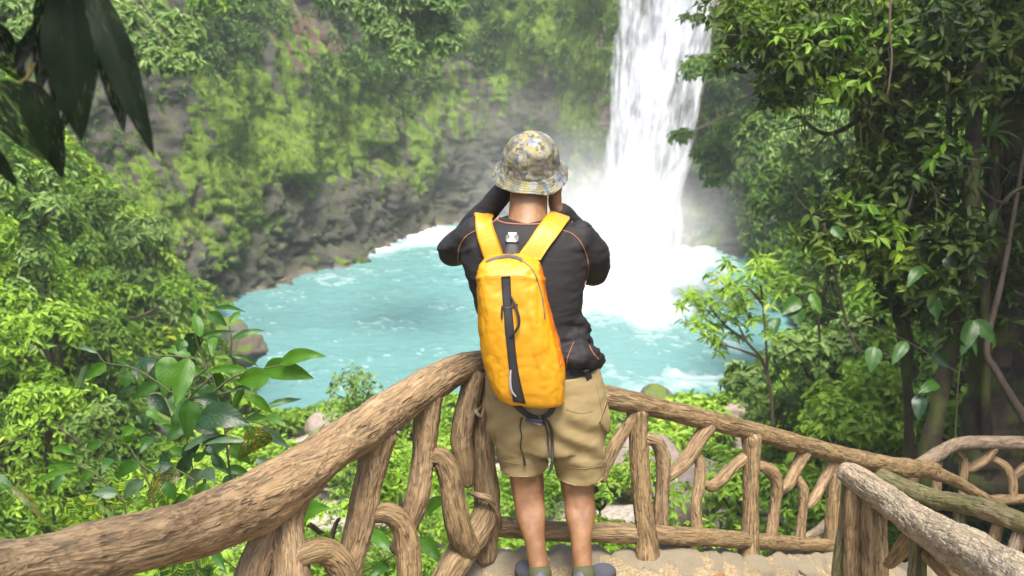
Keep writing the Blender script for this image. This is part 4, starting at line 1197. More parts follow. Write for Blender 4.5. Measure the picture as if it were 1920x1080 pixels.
# dark leaves hanging in from the top left
hang = thing("hanging_branch", "big dark torn leaves hanging from a branch in the top left corner", "branch", D(60, -160, 1.6))
BL_HANG = big_leaf_mat("hanging_leaf", (.0025, .008, .0012), (.0045, .013, .002), (.0045, .013, .002), .6, .08, .95, vb=.03)  # both hanging leaf colours are darkened to stand for canopy shade
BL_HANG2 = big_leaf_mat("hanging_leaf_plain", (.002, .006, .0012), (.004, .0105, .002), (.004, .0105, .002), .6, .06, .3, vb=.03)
rs = np.random.RandomState(9)
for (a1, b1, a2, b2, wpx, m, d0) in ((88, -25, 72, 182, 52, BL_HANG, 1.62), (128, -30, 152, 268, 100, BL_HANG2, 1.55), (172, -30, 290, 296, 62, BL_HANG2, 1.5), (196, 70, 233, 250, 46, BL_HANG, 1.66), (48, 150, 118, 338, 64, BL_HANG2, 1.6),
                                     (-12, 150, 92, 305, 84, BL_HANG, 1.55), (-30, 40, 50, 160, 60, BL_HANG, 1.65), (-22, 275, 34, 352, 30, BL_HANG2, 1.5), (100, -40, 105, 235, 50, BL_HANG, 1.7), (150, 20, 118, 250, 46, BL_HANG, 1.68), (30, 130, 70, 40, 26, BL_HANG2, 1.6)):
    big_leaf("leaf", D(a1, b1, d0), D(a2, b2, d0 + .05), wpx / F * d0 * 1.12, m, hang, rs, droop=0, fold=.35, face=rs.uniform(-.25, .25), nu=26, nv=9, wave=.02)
for (a1, b1, a2, b2, wpx) in ((20, -260, 120, -90, 120), (120, -300, 230, -120, 130), (-80, -200, 40, -60, 120), (200, -300, 330, -140, 120), (-60, -330, 60, -200, 130), (260, -220, 330, -60, 70), (-140, -80, -40, 120, 110)):  # off-frame leaves added above to keep light off the hanging ones
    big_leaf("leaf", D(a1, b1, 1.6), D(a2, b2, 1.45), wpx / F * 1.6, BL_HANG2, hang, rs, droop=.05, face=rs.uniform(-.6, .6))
for i in range(34):  # more unseen leaves added overhead, shading the branch below
    b0 = np.array([rs.uniform(-2.1, -.5), rs.uniform(.3, 2.2), rs.uniform(2.75, 3.3)])
    big_leaf("leaf", b0, b0 + unit(rs.normal(size=3) * np.array([1, 1, .3])) * .42, .17, BL_HANG2, hang, rs, .08, nu=8, nv=5)
for pts, r in (([(-120, 200), (0, 166), (30, 158), (52, 145), (56, 118)], .0045), ([(30, -300), (60, -160), (90, -60), (100, -20)], .008), ([(60, -160), (130, -90), (172, -30)], .006), ([(90, -60), (128, -30)], .005), ([(52, 145), (66, 118)], .003), ([(-60, -100), (-30, 40), (-12, 150), (-22, 275)], .005)):
    mb = MB().tube([D(x, y, 1.6) for x, y in pts], [r, r * .6], 6, 20)
    obj("twig", mb.mesh("twig"), simple_mat("yellowish_twig", (.12, .10, .015), .5), hang)

# ================================================================== RIGHT FOREST
def jit_path(pts, rs, a):
    P = catmull(np.array(pts, float), 9)
    P[1:-1, :2] += rs.normal(0, a, (7, 2))
    return P
def trunk(parent, pts, mat, rs, name="trunk", seg=18, lump=.25):
    Q = np.array([list(D(p[0], p[1], p[2])) + [p[3] / F * p[2]] for p in pts])
    L = np.sum(np.linalg.norm(np.diff(Q[:, :3], axis=0), axis=1))
    R = catmull(Q, int(np.clip(L / .03, 10, 220)))
    V, Fc, s, th, P, r, N, B = tube(R[:, :3], R[:, 3], seg)
    rad = np.cos(th)[None, :, None] * N[:, None] + np.sin(th)[None, :, None] * B[:, None]
    V = V.reshape(len(P), seg, 3)
    dv = lump * r[:, None] * (fbm(V * np.array([7, 7, 3.0]) + rs.rand(3) * 40, 4))
    V = V + rad * dv[..., None]
    return obj(name, mesh(name, V.reshape(-1, 3), Fc, True), mat, parent)

def cloud(px, py, d, rx, ry, n, rs, dz=.5):
    """n cluster centres in a soft ellipsoid"""
    c = D(px, py, d)
    u = rs.normal(size=(n, 3)) * .5
    return c[None] + u * np.array([rx / F * d, dz, ry / F * d])[None]

def leafy(name, parent, C, size, mat, rs, k=5, droop=.55, tone=0.0, tmpl=LT_MID, wid=.42):
    T = np.clip(.42 + tone + .5 * fbm(C * 1.4, 3) + rs.normal(0, .14, len(C)), 0, 1)
    N = np.array([0, -.25, .8]) + rs.normal(0, .5, C.shape)
    A = rosettes(C, N, k, size, rs, droop, tone=T, wid=wid)
    return obj(name, leaves_mesh(name, *A, tmpl=tmpl), mat, parent)

def branches(parent, lst, mat, rs, r=.022, nm="limb"):
    for pts in lst:
        Q = np.array([D(*p) for p in pts])
        mb = MB()
        P = catmull(Q, 26)
        P += .03 * np.stack([pn(P * 3 + 1), pn(P * 3 + 9), pn(P * 3 + 17)], -1)
        mb.tube(P, [r, r * .35], 7)
        for _ in range(5):    # side twigs
            i = rs.randint(6, 25)
            dv = unit(rs.normal(size=3) + np.array([0, 0, -.3])) * rs.uniform(.15, .4)
            mb.tube([P[i], P[i] + dv * .5 + rs.normal(0, .02, 3), P[i] + dv], [r * .3, r * .12], 5, 8)
        obj(nm, mb.mesh(nm), mat, parent)

rs = np.random.RandomState(55)
t1 = thing("tree", "mossy trunked tree with drooping dark leaves left of the other right hand trunks", "tree", D(1700, 780, 8.6))
trunk(t1, [(1600, -260, 8.4, 50), (1625, -40, 8.4, 46), (1640, 120, 8.4, 42), (1650, 260, 8.4, 36), (1668, 400, 8.4, 34), (1690, 560, 8.4, 17), (1700, 700, 8.6, 10), (1705, 860, 8.8, 11)], MOSS_BARK, rs, lump=.45)
branches(t1, [[(1640, 130, 8.3), (1560, 165, 8.2), (1490, 150, 8.1), (1420, 170, 8.0)], [(1640, 200, 8.3), (1560, 250, 8.2), (1500, 220, 8.1), (1470, 130, 8.0)], [(1650, 270, 8.3), (1750, 265, 8.1), (1860, 250, 8.0), (1960, 240, 8.0)],
              [(1650, 60, 8.3), (1560, 40, 8.2), (1450, 60, 8.0), (1370, 90, 7.9)], [(1660, 420, 8.3), (1590, 428, 8.2), (1530, 400, 8.1), (1490, 370, 8.1)], [(1668, 400, 8.2), (1700, 350, 8.1), (1725, 310, 8.0)],
              [(1680, 540, 8.3), (1620, 470, 8.2), (1560, 470, 8.0), (1510, 500, 8.0)], [(1640, 120, 8.3), (1750, 90, 8.1), (1850, 30, 8.0)], [(1560, 470, 8.1), (1540, 560, 8.0), (1535, 640, 8.0)]], MOSS_BARK, rs, .026)
CL = [(1420, 60, 8.0, 70, 50, 80), (1480, 110, 7.9, 70, 45, 80), (1550, 50, 8.0, 80, 60, 110), (1640, 40, 8.1, 90, 70, 130), (1580, 130, 8.0, 50, 45, 60), (1500, 20, 8.2, 80, 40, 80), (1400, 20, 8.3, 60, 40, 60), (1680, 180, 8.0, 60, 70, 80),
      (1640, 330, 8.0, 50, 60, 70), (1700, 400, 8.0, 70, 60, 80), (1600, 400, 8.0, 60, 40, 50), (1550, 440, 8.0, 50, 35, 35), (1660, 470, 7.9, 50, 40, 45), (1470, 180, 8.0, 50, 25, 25), (1690, 290, 8.0, 50, 50, 50)]
leafy("crown", t1, np.vstack([cloud(*c[:5], int(c[5] * 1.5), rs) for c in CL]), .098, G_DARK, rs, 6, .7, .08)
t2 = thing("tree", "dark slim leaning trunk with climbing leaves between the mossy tree and the broad trunk", "tree", D(1745, 850, 7.6))
trunk(t2, [(1850, -260, 7.4, 18), (1838, -40, 7.4, 17), (1828, 200, 7.4, 16), (1820, 380, 7.4, 17), (1808, 520, 7.4, 16), (1786, 640, 7.5, 15), (1764, 740, 7.55, 16), (1742, 850, 7.6, 19), (1735, 930, 7.7, 20)], MOSS_BARK, rs)
branches(t2, [[(1820, 330, 7.4), (1850, 370, 7.3), (1880, 385, 7.3)], [(1815, 440, 7.4), (1770, 400, 7.3), (1745, 340, 7.3)], [(1880, 380, 7.3), (1900, 360, 7.3), (1960, 330, 7.3)]], MOSS_BARK, rs, .018)
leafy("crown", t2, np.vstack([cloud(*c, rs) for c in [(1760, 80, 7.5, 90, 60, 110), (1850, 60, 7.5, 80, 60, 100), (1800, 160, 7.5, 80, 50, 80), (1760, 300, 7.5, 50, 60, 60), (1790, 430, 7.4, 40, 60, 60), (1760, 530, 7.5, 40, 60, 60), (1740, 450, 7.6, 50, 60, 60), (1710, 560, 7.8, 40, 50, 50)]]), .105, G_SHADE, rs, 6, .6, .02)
t3 = thing("tree", "broad moss covered trunk at the right edge with roots and vines", "tree", D(1865, 900, 8.2))
trunk(t3, [(1905, -260, 8.2, 44), (1895, 0, 8.2, 40), (1888, 250, 8.2, 36), (1880, 430, 8.2, 34), (1866, 600, 8.2, 38), (1850, 760, 8.2, 44), (1846, 900, 8.2, 60)], MOSS_BARK, rs, lump=.5)
trunk(t3, [(1872, -100, 8.1, 9), (1866, 300, 8.0, 9), (1856, 420, 7.9, 10), (1850, 470, 7.9, 8), (1848, 700, 7.9, 9), (1850, 900, 8, 12)], DARK_BARK, rs, "root")
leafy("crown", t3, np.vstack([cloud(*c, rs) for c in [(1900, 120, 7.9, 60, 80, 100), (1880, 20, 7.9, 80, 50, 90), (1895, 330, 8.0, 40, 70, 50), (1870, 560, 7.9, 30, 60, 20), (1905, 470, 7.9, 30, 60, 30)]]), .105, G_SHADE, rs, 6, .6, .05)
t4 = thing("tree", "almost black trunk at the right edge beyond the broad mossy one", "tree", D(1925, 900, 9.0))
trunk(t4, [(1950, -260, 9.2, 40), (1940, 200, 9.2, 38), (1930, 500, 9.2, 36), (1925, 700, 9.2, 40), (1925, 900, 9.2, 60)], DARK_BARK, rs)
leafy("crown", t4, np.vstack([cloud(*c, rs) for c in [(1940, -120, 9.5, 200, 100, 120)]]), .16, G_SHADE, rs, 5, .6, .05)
for k_, (pts, lab) in enumerate((([(1780, 200, 8.6, 7), (1778, 400, 8.6, 7), (1770, 560, 8.6, 7), (1760, 640, 8.6, 7)], "thin dark liana hanging left of the leaning trunk"),
                  ([(1960, 120, 7.6, 2), (1925, 260, 7.6, 3), (1905, 380, 7.6, 4), (1880, 520, 7.6, 5), (1850, 650, 7.6, 6), (1870, 700, 7.6, 7), (1925, 790, 7.6, 9)], "pale brown liana slanting in front of the black hollow"),
                  ([(1676, -60, 7.4, 2.5), (1668, 40, 7.4, 2.4), (1672, 110, 7.4, 2), (1664, 180, 7.4, 1)], "dangling aerial root with moss strands near the top right"),
                  ([(1732, 300, 7.5, 3), (1716, 350, 7.5, 3), (1700, 400, 7.5, 3), (1690, 430, 7.5, 2)], "thin pale twig hanging in front of the mossy tree"),
                  ([(1545, 420, 8.0, 3), (1600, 640, 8.0, 3), (1665, 660, 8.0, 2)], "slender twig curving down over the pale green bush"))):
    l_ = thing("liana", lab, "liana", D(*pts[0][:3]))
    trunk(l_, pts, (MOSS_BARK if k_ == 0 else BARK), rs, "stem", 8)
leafy("bright_spray", t1, np.vstack([cloud(*c, rs) for c in [(1500, 60, 7.8, 120, 50, 60), (1660, 60, 7.8, 120, 50, 70), (1640, 420, 7.8, 90, 60, 50), (1720, 300, 7.8, 60, 100, 50), (1560, 150, 7.8, 70, 40, 25)]]), .10, G_BRIGHT, rs, 5, .6, .1)  # sprays in a brighter yellow-green leaf tone, mixed into the crown
# drooping fine moss strands on the limbs
mb = MB()
for _ in range(220):
    x = rs.uniform(1500, 1900); y = np.interp(x, [1500, 1640, 1700, 1900], [150, 130, 200, 250]) + rs.normal(0, 60)
    p = D(x, y, rs.uniform(7.5, 8.3)); L = rs.uniform(.1, .45)
    mb.tube([p, p + np.array([rs.normal(0, .03), 0, -L * .5]), p + np.array([rs.normal(0, .05), 0, -L])], [.004, .0015], 4, 5)
obj("hanging_moss", mb.mesh("hanging_moss"), simple_mat("moss_strand", (.07, .075, .012), .9), kind='stuff')
# bromeliad
br = thing("bromeliad", "spiky light green bromeliad perched on the limb at the upper right", "plant", D(1855, 262, 7.6))
for i in range(16):
    a = i / 16 * 6.28 + rs.normal(0, .2)
    b0 = D(1855, 250, 7.6)
    big_leaf("leaf", b0, b0 + np.array([math.cos(a) * .2, -.08 + .1 * math.sin(a * 2), math.sin(a) * .16 + .03]), .022, BL_LIGHT, br, rs, .15, nu=8, nv=3)
# large climbing leaves
ph = thing("climbing_plant", "climber with large heart shaped leaves on the leaning right hand trunk", "plant", D(1800, 640, 7.3))
for (a1, b1, a2, b2, wpx, mm) in ((1826, 600, 1802, 668, 34, 'M'), (1826, 600, 1866, 646, 32, 'M'), (1815, 610, 1832, 670, 14, 'M'), (1750, 560, 1758, 600, 30, 'M'), (1760, 720, 1720, 738, 26, 'M'), (1752, 660, 1782, 690, 30, 'D'), (1725, 740, 1722, 790, 30, 'D'),
                                  (1640, 650, 1632, 700, 34, 'M'), (1700, 640, 1672, 686, 26, 'M'), (1500, 560, 1465, 590, 34, 'M'), (1520, 550, 1540, 590, 22, 'L'), (1490, 575, 1500, 612, 30, 'M'), (1460, 595, 1450, 632, 18, 'M'), (1560, 425, 1580, 450, 22, 'M'), (1775, 480, 1790, 520, 26, 'D'), (1730, 500, 1700, 540, 26, 'M')):
    big_leaf("leaf", D(a1, b1, 7.3), D(a2, b2, 7.25), wpx / F * 7.3, MM[mm], ph, rs, .05)
mb = MB().tube([D(1790, 840, 7.35), D(1798, 700, 7.3), D(1815, 600, 7.3), D(1775, 480, 7.35), D(1560, 425, 7.3)], [.008, .004], 6, 30)
mb.tube([D(1798, 700, 7.3), D(1700, 640, 7.3), D(1600, 600, 7.3), D(1500, 560, 7.3)], [.006, .003], 6, 30)
obj("stem", mb.mesh("stem"), MOSS_BARK, ph)
# unseen canopy tree added overhead to shade the right forest
can = thing("tree", "unseen tall tree added overhead, its dense crown shading the right forest", "tree", (7.5, 9.5, 0))
mb = MB().tube([(7.5, 9.5, -2), (7.2, 9.3, 3), (6.5, 9, 7)], [.3, .2], 12, 20); obj("trunk", mb.mesh("trunk"), DARK_BARK, can)
Cc, Nc, Tc = crown_points([(5.4, 7.5, 4.9, 1.8, 2.4, 1.0), (7.0, 8.0, 5.2, 2.6, 2.6, 1.4), (6.0, 5.2, 5.2, 2.2, 2.2, 1.2), (8, 6, 3.5, 2.2, 3, 2.4), (6.2, 2.6, 4.6, 2.3, 2.2, 1.1), (8.5, 9.5, 3.8, 2.4, 2.6, 2.2)], 24, rs)
A = rosettes(Cc, Nc, 6, .26, rs, .4, tone=Tc)
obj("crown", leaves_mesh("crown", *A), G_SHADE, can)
# slender tree with radiating leaves on the right shore
sl = thing("slender_tree", "slender small tree with bright radiating leaf tufts above the pool's right edge", "tree", D(1445, 790, 14))
for pts in ([(1450, 800, 14, 3.5), (1443, 720, 14, 3.2), (1425, 670, 14, 3), (1400, 640, 14, 2.4), (1385, 610, 14, 2)], [(1440, 710, 14, 2.6), (1436, 640, 14, 2.4), (1430, 570, 14, 2), (1425, 520, 14, 2.5)], [(1400, 640, 14, 3), (1360, 610, 14, 2.5), (1330, 575, 14, 2)],
            [(1430, 570, 14, 3), (1400, 540, 14, 2), (1370, 560, 14, 2)], [(1425, 670, 14, 3), (1385, 655, 14, 2), (1350, 645, 14, 2)]):
    trunk(sl, pts, BARK, rs, "limb", 8, .2)
tips = np.array([(1425, 490), (1400, 500), (1375, 515), (1450, 505), (1350, 540), (1330, 565), (1310, 585), (1375, 570), (1390, 575), (1410, 555), (1440, 540), (1465, 520), (1340, 600), (1300, 560), (1370, 620), (1350, 645), (1330, 620), (1400, 610), (1430, 600), (1455, 560), (1385, 535), (1345, 515), (1440, 625), (1325, 600), (1305, 540), (1415, 520), (1365, 590)])
Ct = np.array([D(x + rs.normal(0, 3), y + rs.normal(0, 3), 14 + rs.uniform(-.5, .5)) for x, y in tips for _ in range(4)])
Ct += rs.normal(0, .09, Ct.shape)
A = rosettes(Ct, np.array([0, -.3, 1.0]) + rs.normal(0, .25, Ct.shape), 9, .15, rs, .35, wid=.28, tone=np.clip(rs.uniform(.2, 1.0, len(Ct)), 0, 1))
obj("crown", leaves_mesh("crown", *A, tmpl=LT_MID), G_LIGHT, sl)
# ================================================================== THE HIKER
def fused(name, mb, voxel, smooth_it=4, fac=.5):
    """union of closed shapes as one continuous skin"""
    me = mb.mesh(name + "_raw")
    o = bpy.data.objects.new(name + "_raw", me)
    COL.objects.link(o)
    m = o.modifiers.new("r", 'REMESH'); m.mode = 'VOXEL'; m.voxel_size = voxel; m.use_smooth_shade = True
    if smooth_it:
        m2 = o.modifiers.new("s", 'SMOOTH'); m2.iterations = smooth_it; m2.factor = fac
    dg = bpy.context.evaluated_depsgraph_get()
    dg.update()
    ev = o.evaluated_get(dg)
    out = bpy.data.meshes.new_from_object(ev)
    out.name = name
    bpy.data.objects.remove(o)
    bpy.data.meshes.remove(me)
    return out

def get_v(me):
    a = np.empty(len(me.vertices) * 3, np.float32); me.vertices.foreach_get("co", a)
    n = np.empty(len(me.vertices) * 3, np.float32); me.vertices.foreach_get("normal", n)
    return a.reshape(-1, 3).astype(float), n.reshape(-1, 3).astype(float)

def set_v(me, V):
    me.vertices.foreach_set("co", V.astype(np.float32).ravel()); me.update()

def ring_loft(rows, seg=40, power=2.0, cap=True):
    """rows: (cx, cy, cz, rx, ry) horizontal superellipse rings"""
    R = np.array(rows, float)
    th = np.linspace(0, 2 * np.pi, seg, endpoint=False)
    c, s = np.cos(th), np.sin(th)
    c = np.sign(c) * np.abs(c) ** (2 / power); s = np.sign(s) * np.abs(s) ** (2 / power)
    V = np.zeros((len(R), seg, 3))
    V[..., 0] = R[:, None, 0] + R[:, None, 3] * c
    V[..., 1] = R[:, None, 1] + R[:, None, 4] * s
    V[..., 2] = R[:, None, 2]
    Fq = grid_faces(len(R), seg, True)
    V = V.reshape(-1, 3)
    n = len(V)
    V = np.vstack([V, R[0, :3], R[-1, :3]])
    j = np.arange(seg); j2 = (j + 1) % seg
    t1 = np.stack([j2, j, np.full(seg, n)], -1)
    o = (len(R) - 1) * seg
    t2 = np.stack([o + j, o + j2, np.full(seg, n + 1)], -1)
    t3 = np.vstack([t1, t2])
    if R[-1, 2] < R[0, 2]: Fq, t3 = Fq[:, ::-1], t3[:, ::-1]
    return V, Fq, t3

def add_ring_loft(mb, rows, n=40, **k):
    R = catmull(np.array(rows, float), n)
    V, q, t = ring_loft(R, **k)
    b = mb.n
    mb.v.append(V); mb.f4.append(q + b); mb.f3.append(t + b); mb.n += len(V)

def pw(px, py, Y):
    return PY(px, py, Y)
def row(cx, py, Y, hw, ry):
    """torso ring authored in photo pixels: centre x, y, plane Y, half width px, half depth m"""
    c = pw(cx, py, Y)
    return (c[0], c[1], c[2], pw(cx + hw, py, Y)[0] - c[0], ry)

def bvh_of(me_or_obj):
    V, _ = get_v(me_or_obj)
    polys = [tuple(p.vertices) for p in me_or_obj.polygons]
    return BVHTree.FromPolygons([Vector(v) for v in V], polys)

def hit(bvh, px, py, off=.003):
    o = Vector((0, 0, CZ)); d = (Vector(D(px, py, 1.0)) - o).normalized()
    loc, nor, i, dist = bvh.ray_cast(o, d)
    if loc is None:
        loc, nor, i, dist = bvh.find_nearest(Vector(D(px, py, 3.7)))
        if nor.dot(d) > 0: nor = nor
        return np.array(loc + nor * off), np.array(nor)
    if nor.dot(d) > 0: nor = -nor
    return np.array(loc + nor * off), np.array(nor)

def seam(name, bvh, pts, r, mat, parent, off=.001, n=40, px=False):
    P = catmull(np.array([[x, y, 0] for x, y in pts], float), n)
    Q = np.array([hit(bvh, p[0], p[1], off)[0] for p in P])
    mb = MB().tube(Q, r, 8)
    return obj(name, mb.mesh(name), mat, parent)

def ribbon_on(name, bvh, left, right, mat, parent, off=.006, thick=.003, n=30, m=8, extra=None, edge=True):
    """band laid on a surface between two pixel polylines"""
    L = catmull(np.array([[x, y, 0] for x, y in left], float), n)
    R = catmull(np.array([[x, y, 0] for x, y in right], float), n)
    V = np.zeros((n, m, 3)); Nn = np.zeros((n, m, 3))
    for i in range(n):
        for j in range(m):
            u = j / (m - 1)
            p = L[i] * (1 - u) + R[i] * u
            V[i, j], Nn[i, j] = hit(bvh, p[0], p[1], off)
    # even out
    for _ in range(6):
        V[1:-1] = (V[:-2] + 2 * V[1:-1] + V[2:]) / 4
        V[:, 1:-1] = (V[:, :-2] + 2 * V[:, 1:-1] + V[:, 2:]) / 4
    if extra is not None:
        V = np.concatenate([V, extra(V[-1])], 0)
    k = len(V)
    gu = np.gradient(V, axis=0); gv = np.gradient(V, axis=1)
    N = unit(np.cross(gu, gv))
    cd_ = np.array([0, 0, CZ]) - V
    if np.mean(np.sum(N * cd_, -1)) < 0: N = -N
    top = V + N * thick; bot = V - N * .001
    allV = np.concatenate([top.reshape(-1, 3), bot.reshape(-1, 3)])
    a = k * m
    Fq = [grid_faces(k, m), grid_faces(k, m)[:, ::-1] + a]
    def strip(idx):
        idx = np.array(idx)
        return np.stack([idx[:-1], idx[1:], idx[1:] + a, idx[:-1] + a], -1)
    for idx in ([i * m for i in range(k)], [i * m + m - 1 for i in range(k)], list(range(m)), [(k - 1) * m + j for j in range(m)]):
        Fq.append(strip(idx))
    return obj(name, mesh(name, allV, [np.vstack(Fq)], True), mat, parent), V

# ---- materials
def skin_mat():
    t = NT("skin")
    co = t.coords()
    n = t.noise(co, 14, 4); n2 = t.noise(co, 120, 3)
    c = t.mix(t.ramp(n, [(.35, 0.0), (.65, 1.0)]), (.17, .082, .036), (.27, .140, .066))
    c = t.mix(.25, c, t.ramp(n2, [(.4, .6), (.6, 1.0)]), 'MULTIPLY')
    p = t.pbsdf(Base_Color=c, Roughness=.5, Normal=t.bump(n2, .25, .002))
    p.inputs['Subsurface Weight'].default_value = .12
    p.inputs['Subsurface Radius'].default_value = (.012, .004, .002)
    return t.finish(p.outputs[0])
def cloth_mat(name, a, b, rough, weave=500, sheen=.0, wr=.35, wsc=(9, 9, 20), dist=.012):
    t = NT(name)
    co = t.coords()
    n = t.noise(co, 5, 4); w1 = t.noise(t.mapping(co, wsc), 1, 3, .5, .6); w2 = t.noise(co, weave, 2)
    c = t.mix(n, a, b)
    p = t.pbsdf(Base_Color=c, Roughness=rough, Normal=t.bump(w2, .15, .001, t.bump(w1, wr, dist)))
    p.inputs['Sheen Weight'].default_value = sheen
    return t.finish(p.outputs[0])
SKIN = skin_mat()
SHIRT = cloth_mat("dark_jersey", (.0048, .0036, .004), (.0072, .0056, .006), .78, sheen=.0)
PIPING = simple_mat("orange_piping", (.26, .095, .045), .7)
KHAKI = cloth_mat("khaki_cloth", (.205, .150, .064), (.255, .192, .086), .85, wr=.3, wsc=(9, 9, 14))
KHAKI_D = simple_mat("khaki_stitch", (.20, .15, .07), .9)
NYLON = cloth_mat("yellow_nylon", (.45, .205, .002), (.52, .25, .003), .5, 300, wr=.5, wsc=(16, 16, 9), dist=.010)
NYLON_S = cloth_mat("orange_nylon", (.50, .125, .003), (.56, .15, .004), .45, 300, wr=.4, wsc=(16, 16, 8), dist=.010)
WEB = simple_mat("black_webbing", (.012, .012, .014), .6, .6, 500)
ZIP = simple_mat("grey_zipper", (.10, .10, .11), .35, .4, 700)
PLASTIC = simple_mat("grey_plastic", (.30, .30, .33), .35)
BLACKP = simple_mat("black_plastic", (.012, .012, .014), .35)
HAIR = simple_mat("short_hair", (.05, .03, .018), .6, .8, 400)

man = thing("person", "person seen from behind in patterned bucket hat, dark shirt and khaki shorts", "person", pw(1020, 1085, 3.46))
# ---- body (one continuous skin)
mb = MB()
HEADC = pw(993, 322, 3.66)
hx, hy, hz = HEADC
add_ring_loft(mb, [(hx, hy + .01, hz - .115, .035, .045), (hx, hy + .015, hz - .10, .052, .07), (hx, hy + .005, hz - .06, .068, .088), (hx, hy, hz, .078, .098), (hx, hy, hz + .05, .074, .094), (hx, hy, hz + .09, .05, .065), (hx, hy, hz + .108, .012, .015)], 24)
mb.tube([(hx, hy + .095, hz + .01), (hx, hy + .115, hz - .022), (hx, hy + .105, hz - .036)], [.009, .014, .011], 10, 10)     # nose
mb.tube([(hx - .022, hy + .092, hz - .062), (hx, hy + .10, hz - .060), (hx + .022, hy + .092, hz - .062)], [.006, .008, .006], 8, 10)   # lips
for s_ in (-1, 1):
    mb.tube([(hx + s_ * .076, hy + .005, hz + .02), (hx + s_ * .088, hy - .004, hz + .015), (hx + s_ * .088, hy - .006, hz - .01), (hx + s_ * .078, hy + .004, hz - .034)], [.010, .011, .010, .008], 8, 12)  # ear
    mb.tube([(hx + s_ * .045, hy + .086, hz + .028), (hx + s_ * .018, hy + .094, hz + .026)], [.008, .008], 8, 8)        # brow
nk = pw(990, 405, 3.60)
mb.tube([(hx, hy - .01, hz - .02), (hx - .003, hy - .022, hz - .09), tuple(nk + [0, .01, 0]), tuple(pw(988, 440, 3.58))], [.070, .071, .073, .085], 20, 20)
add_ring_loft(mb, [row(988, 430, 3.58, 80, .08), row(985, 470, 3.57, 100, .10), row(990, 540, 3.55, 90, .10), row(996, 620, 3.52, 85, .10), row(1015, 700, 3.49, 90, .11), row(1022, 760, 3.48, 95, .12), row(1026, 810, 3.48, 90, .11)], 30)
LEGS = [((985, 770, 3.48), (981, 850, 3.48), (988, 900, 3.485), (993, 948, 3.45), (1001, 1005, 3.38), (1009, 1055, 3.335), (1012, 1092, 3.31)),
        ((1070, 770, 3.48), (1082, 850, 3.48), (1082, 900, 3.485), (1087, 950, 3.45), (1089, 1005, 3.38), (1092, 1058, 3.335), (1094, 1094, 3.31))]
for lg in LEGS:
    P = np.array([pw(*q_) for q_ in lg])
    mb.tube(np.vstack([P, P[-1] + [0, .0, -.05]]), [.098, .080, .068, .066, .056, .040, .037, .045], 22, 40)
    for s_ in (-1, 1):    # calf muscle heads and knee tendons
        o_ = np.array([s_ * .021, -.016, 0])
        mb.tube([P[2] + o_ * 1.3 + [0, 0, .02], P[2] * .4 + P[3] * .6 + o_ * 1.1, P[3] + o_ * 1.05, P[3] * .3 + P[4] * .7 + o_ * .7, P[4] * .4 + P[5] * .6], [.020, .034, .040, .031, .014], 14, 18)
        mb.tube([P[1] + np.array([s_ * .040, -.045, 0]), P[2] + np.array([s_ * .042, -.046, 0]), P[2] * .5 + P[3] * .5 + np.array([s_ * .04, -.03, 0])], [.020, .016, .012], 10, 12)
FA = [((846, 464, 3.82), (880, 436, 3.84), (914, 394, 3.83), (948, 354, 3.80)), ((1108, 505, 3.82), (1092, 452, 3.86), (1068, 420, 3.85), (1049, 399, 3.82))]
ARMS = [dict(sh=(893, 462, 3.58), el=(850, 466, 3.82), wr=(950, 350, 3.80), hand=(972, 330, 3.80)), dict(sh=(1082, 470, 3.57), el=(1108, 505, 3.82), wr=(1041, 384, 3.82), hand=(1040, 348, 3.81))]
for k_, a_ in enumerate(ARMS):
    S_p, E_p, W_p, H_p = (pw(*a_[q_]) for q_ in ('sh', 'el', 'wr', 'hand'))
    mb.tube([S_p, (S_p + E_p) / 2, E_p], [.058, .050, .040], 18, 16)
    mb.tube([pw(*q_) for q_ in FA[k_]] + [W_p, W_p * .5 + H_p * .5], [.040, .036, .031, .029, .028, .027], 18, 24)
    # hand: palm and five fingers closing in front of the face
    s_ = -1 if k_ == 0 else 1
    fwd = unit(H_p - W_p); inn = np.array([-s_ * 1.0, .1, .0]); inn = unit(inn - fwd * inn.dot(fwd)); bk = np.cross(fwd, inn)
    palm = H_p
    mb.tube([W_p * .3 + H_p * .7, palm + fwd * .03, palm + fwd * .062], [.028, .034, .030], 16, 12)
    for f_ in range(4):
        b0 = palm + fwd * .055 + bk * (.030 - .020 * f_) * 1.0
        ln = (.030, .034, .032, .025)[f_]
        mb.tube([b0, b0 + fwd * ln, b0 + fwd * ln * 1.3 + inn * ln * .9, b0 + fwd * ln * .9 + inn * ln * 1.7], [.0095, .0092, .0085, .0072], 10, 14)
    tb = palm + inn * .022 + fwd * .005
    mb.tube([tb, tb + inn * .022 + fwd * .022, tb + inn * .034 + fwd * .046], [.013, .011, .009], 10, 12)
body = fused("body", mb, .0066, 2)
obj("body", body, SKIN, man)
# eyes and hair
mbh = MB()
for s_ in (-1, 1):
    eb = MB(); eb.tube([(hx + s_ * .031, hy + .080, hz + .006), (hx + s_ * .031, hy + .0865, hz + .006)], [.0115, .0115], 12)
    obj("eye", eb.mesh("eye"), simple_mat("eye_white", (.7, .7, .68), .2, var=.03), man)
add_ring_loft(mbh, [(hx, hy - .022, hz - .060, .066, .072), (hx, hy - .012, hz - .03, .0765, .090), (hx, hy - .008, hz + .02, .082, .096), (hx, hy - .006, hz + .07, .070, .085), (hx, hy, hz + .112, .02, .03)], 20)
obj("hair", mbh.mesh("hair"), HAIR, man)

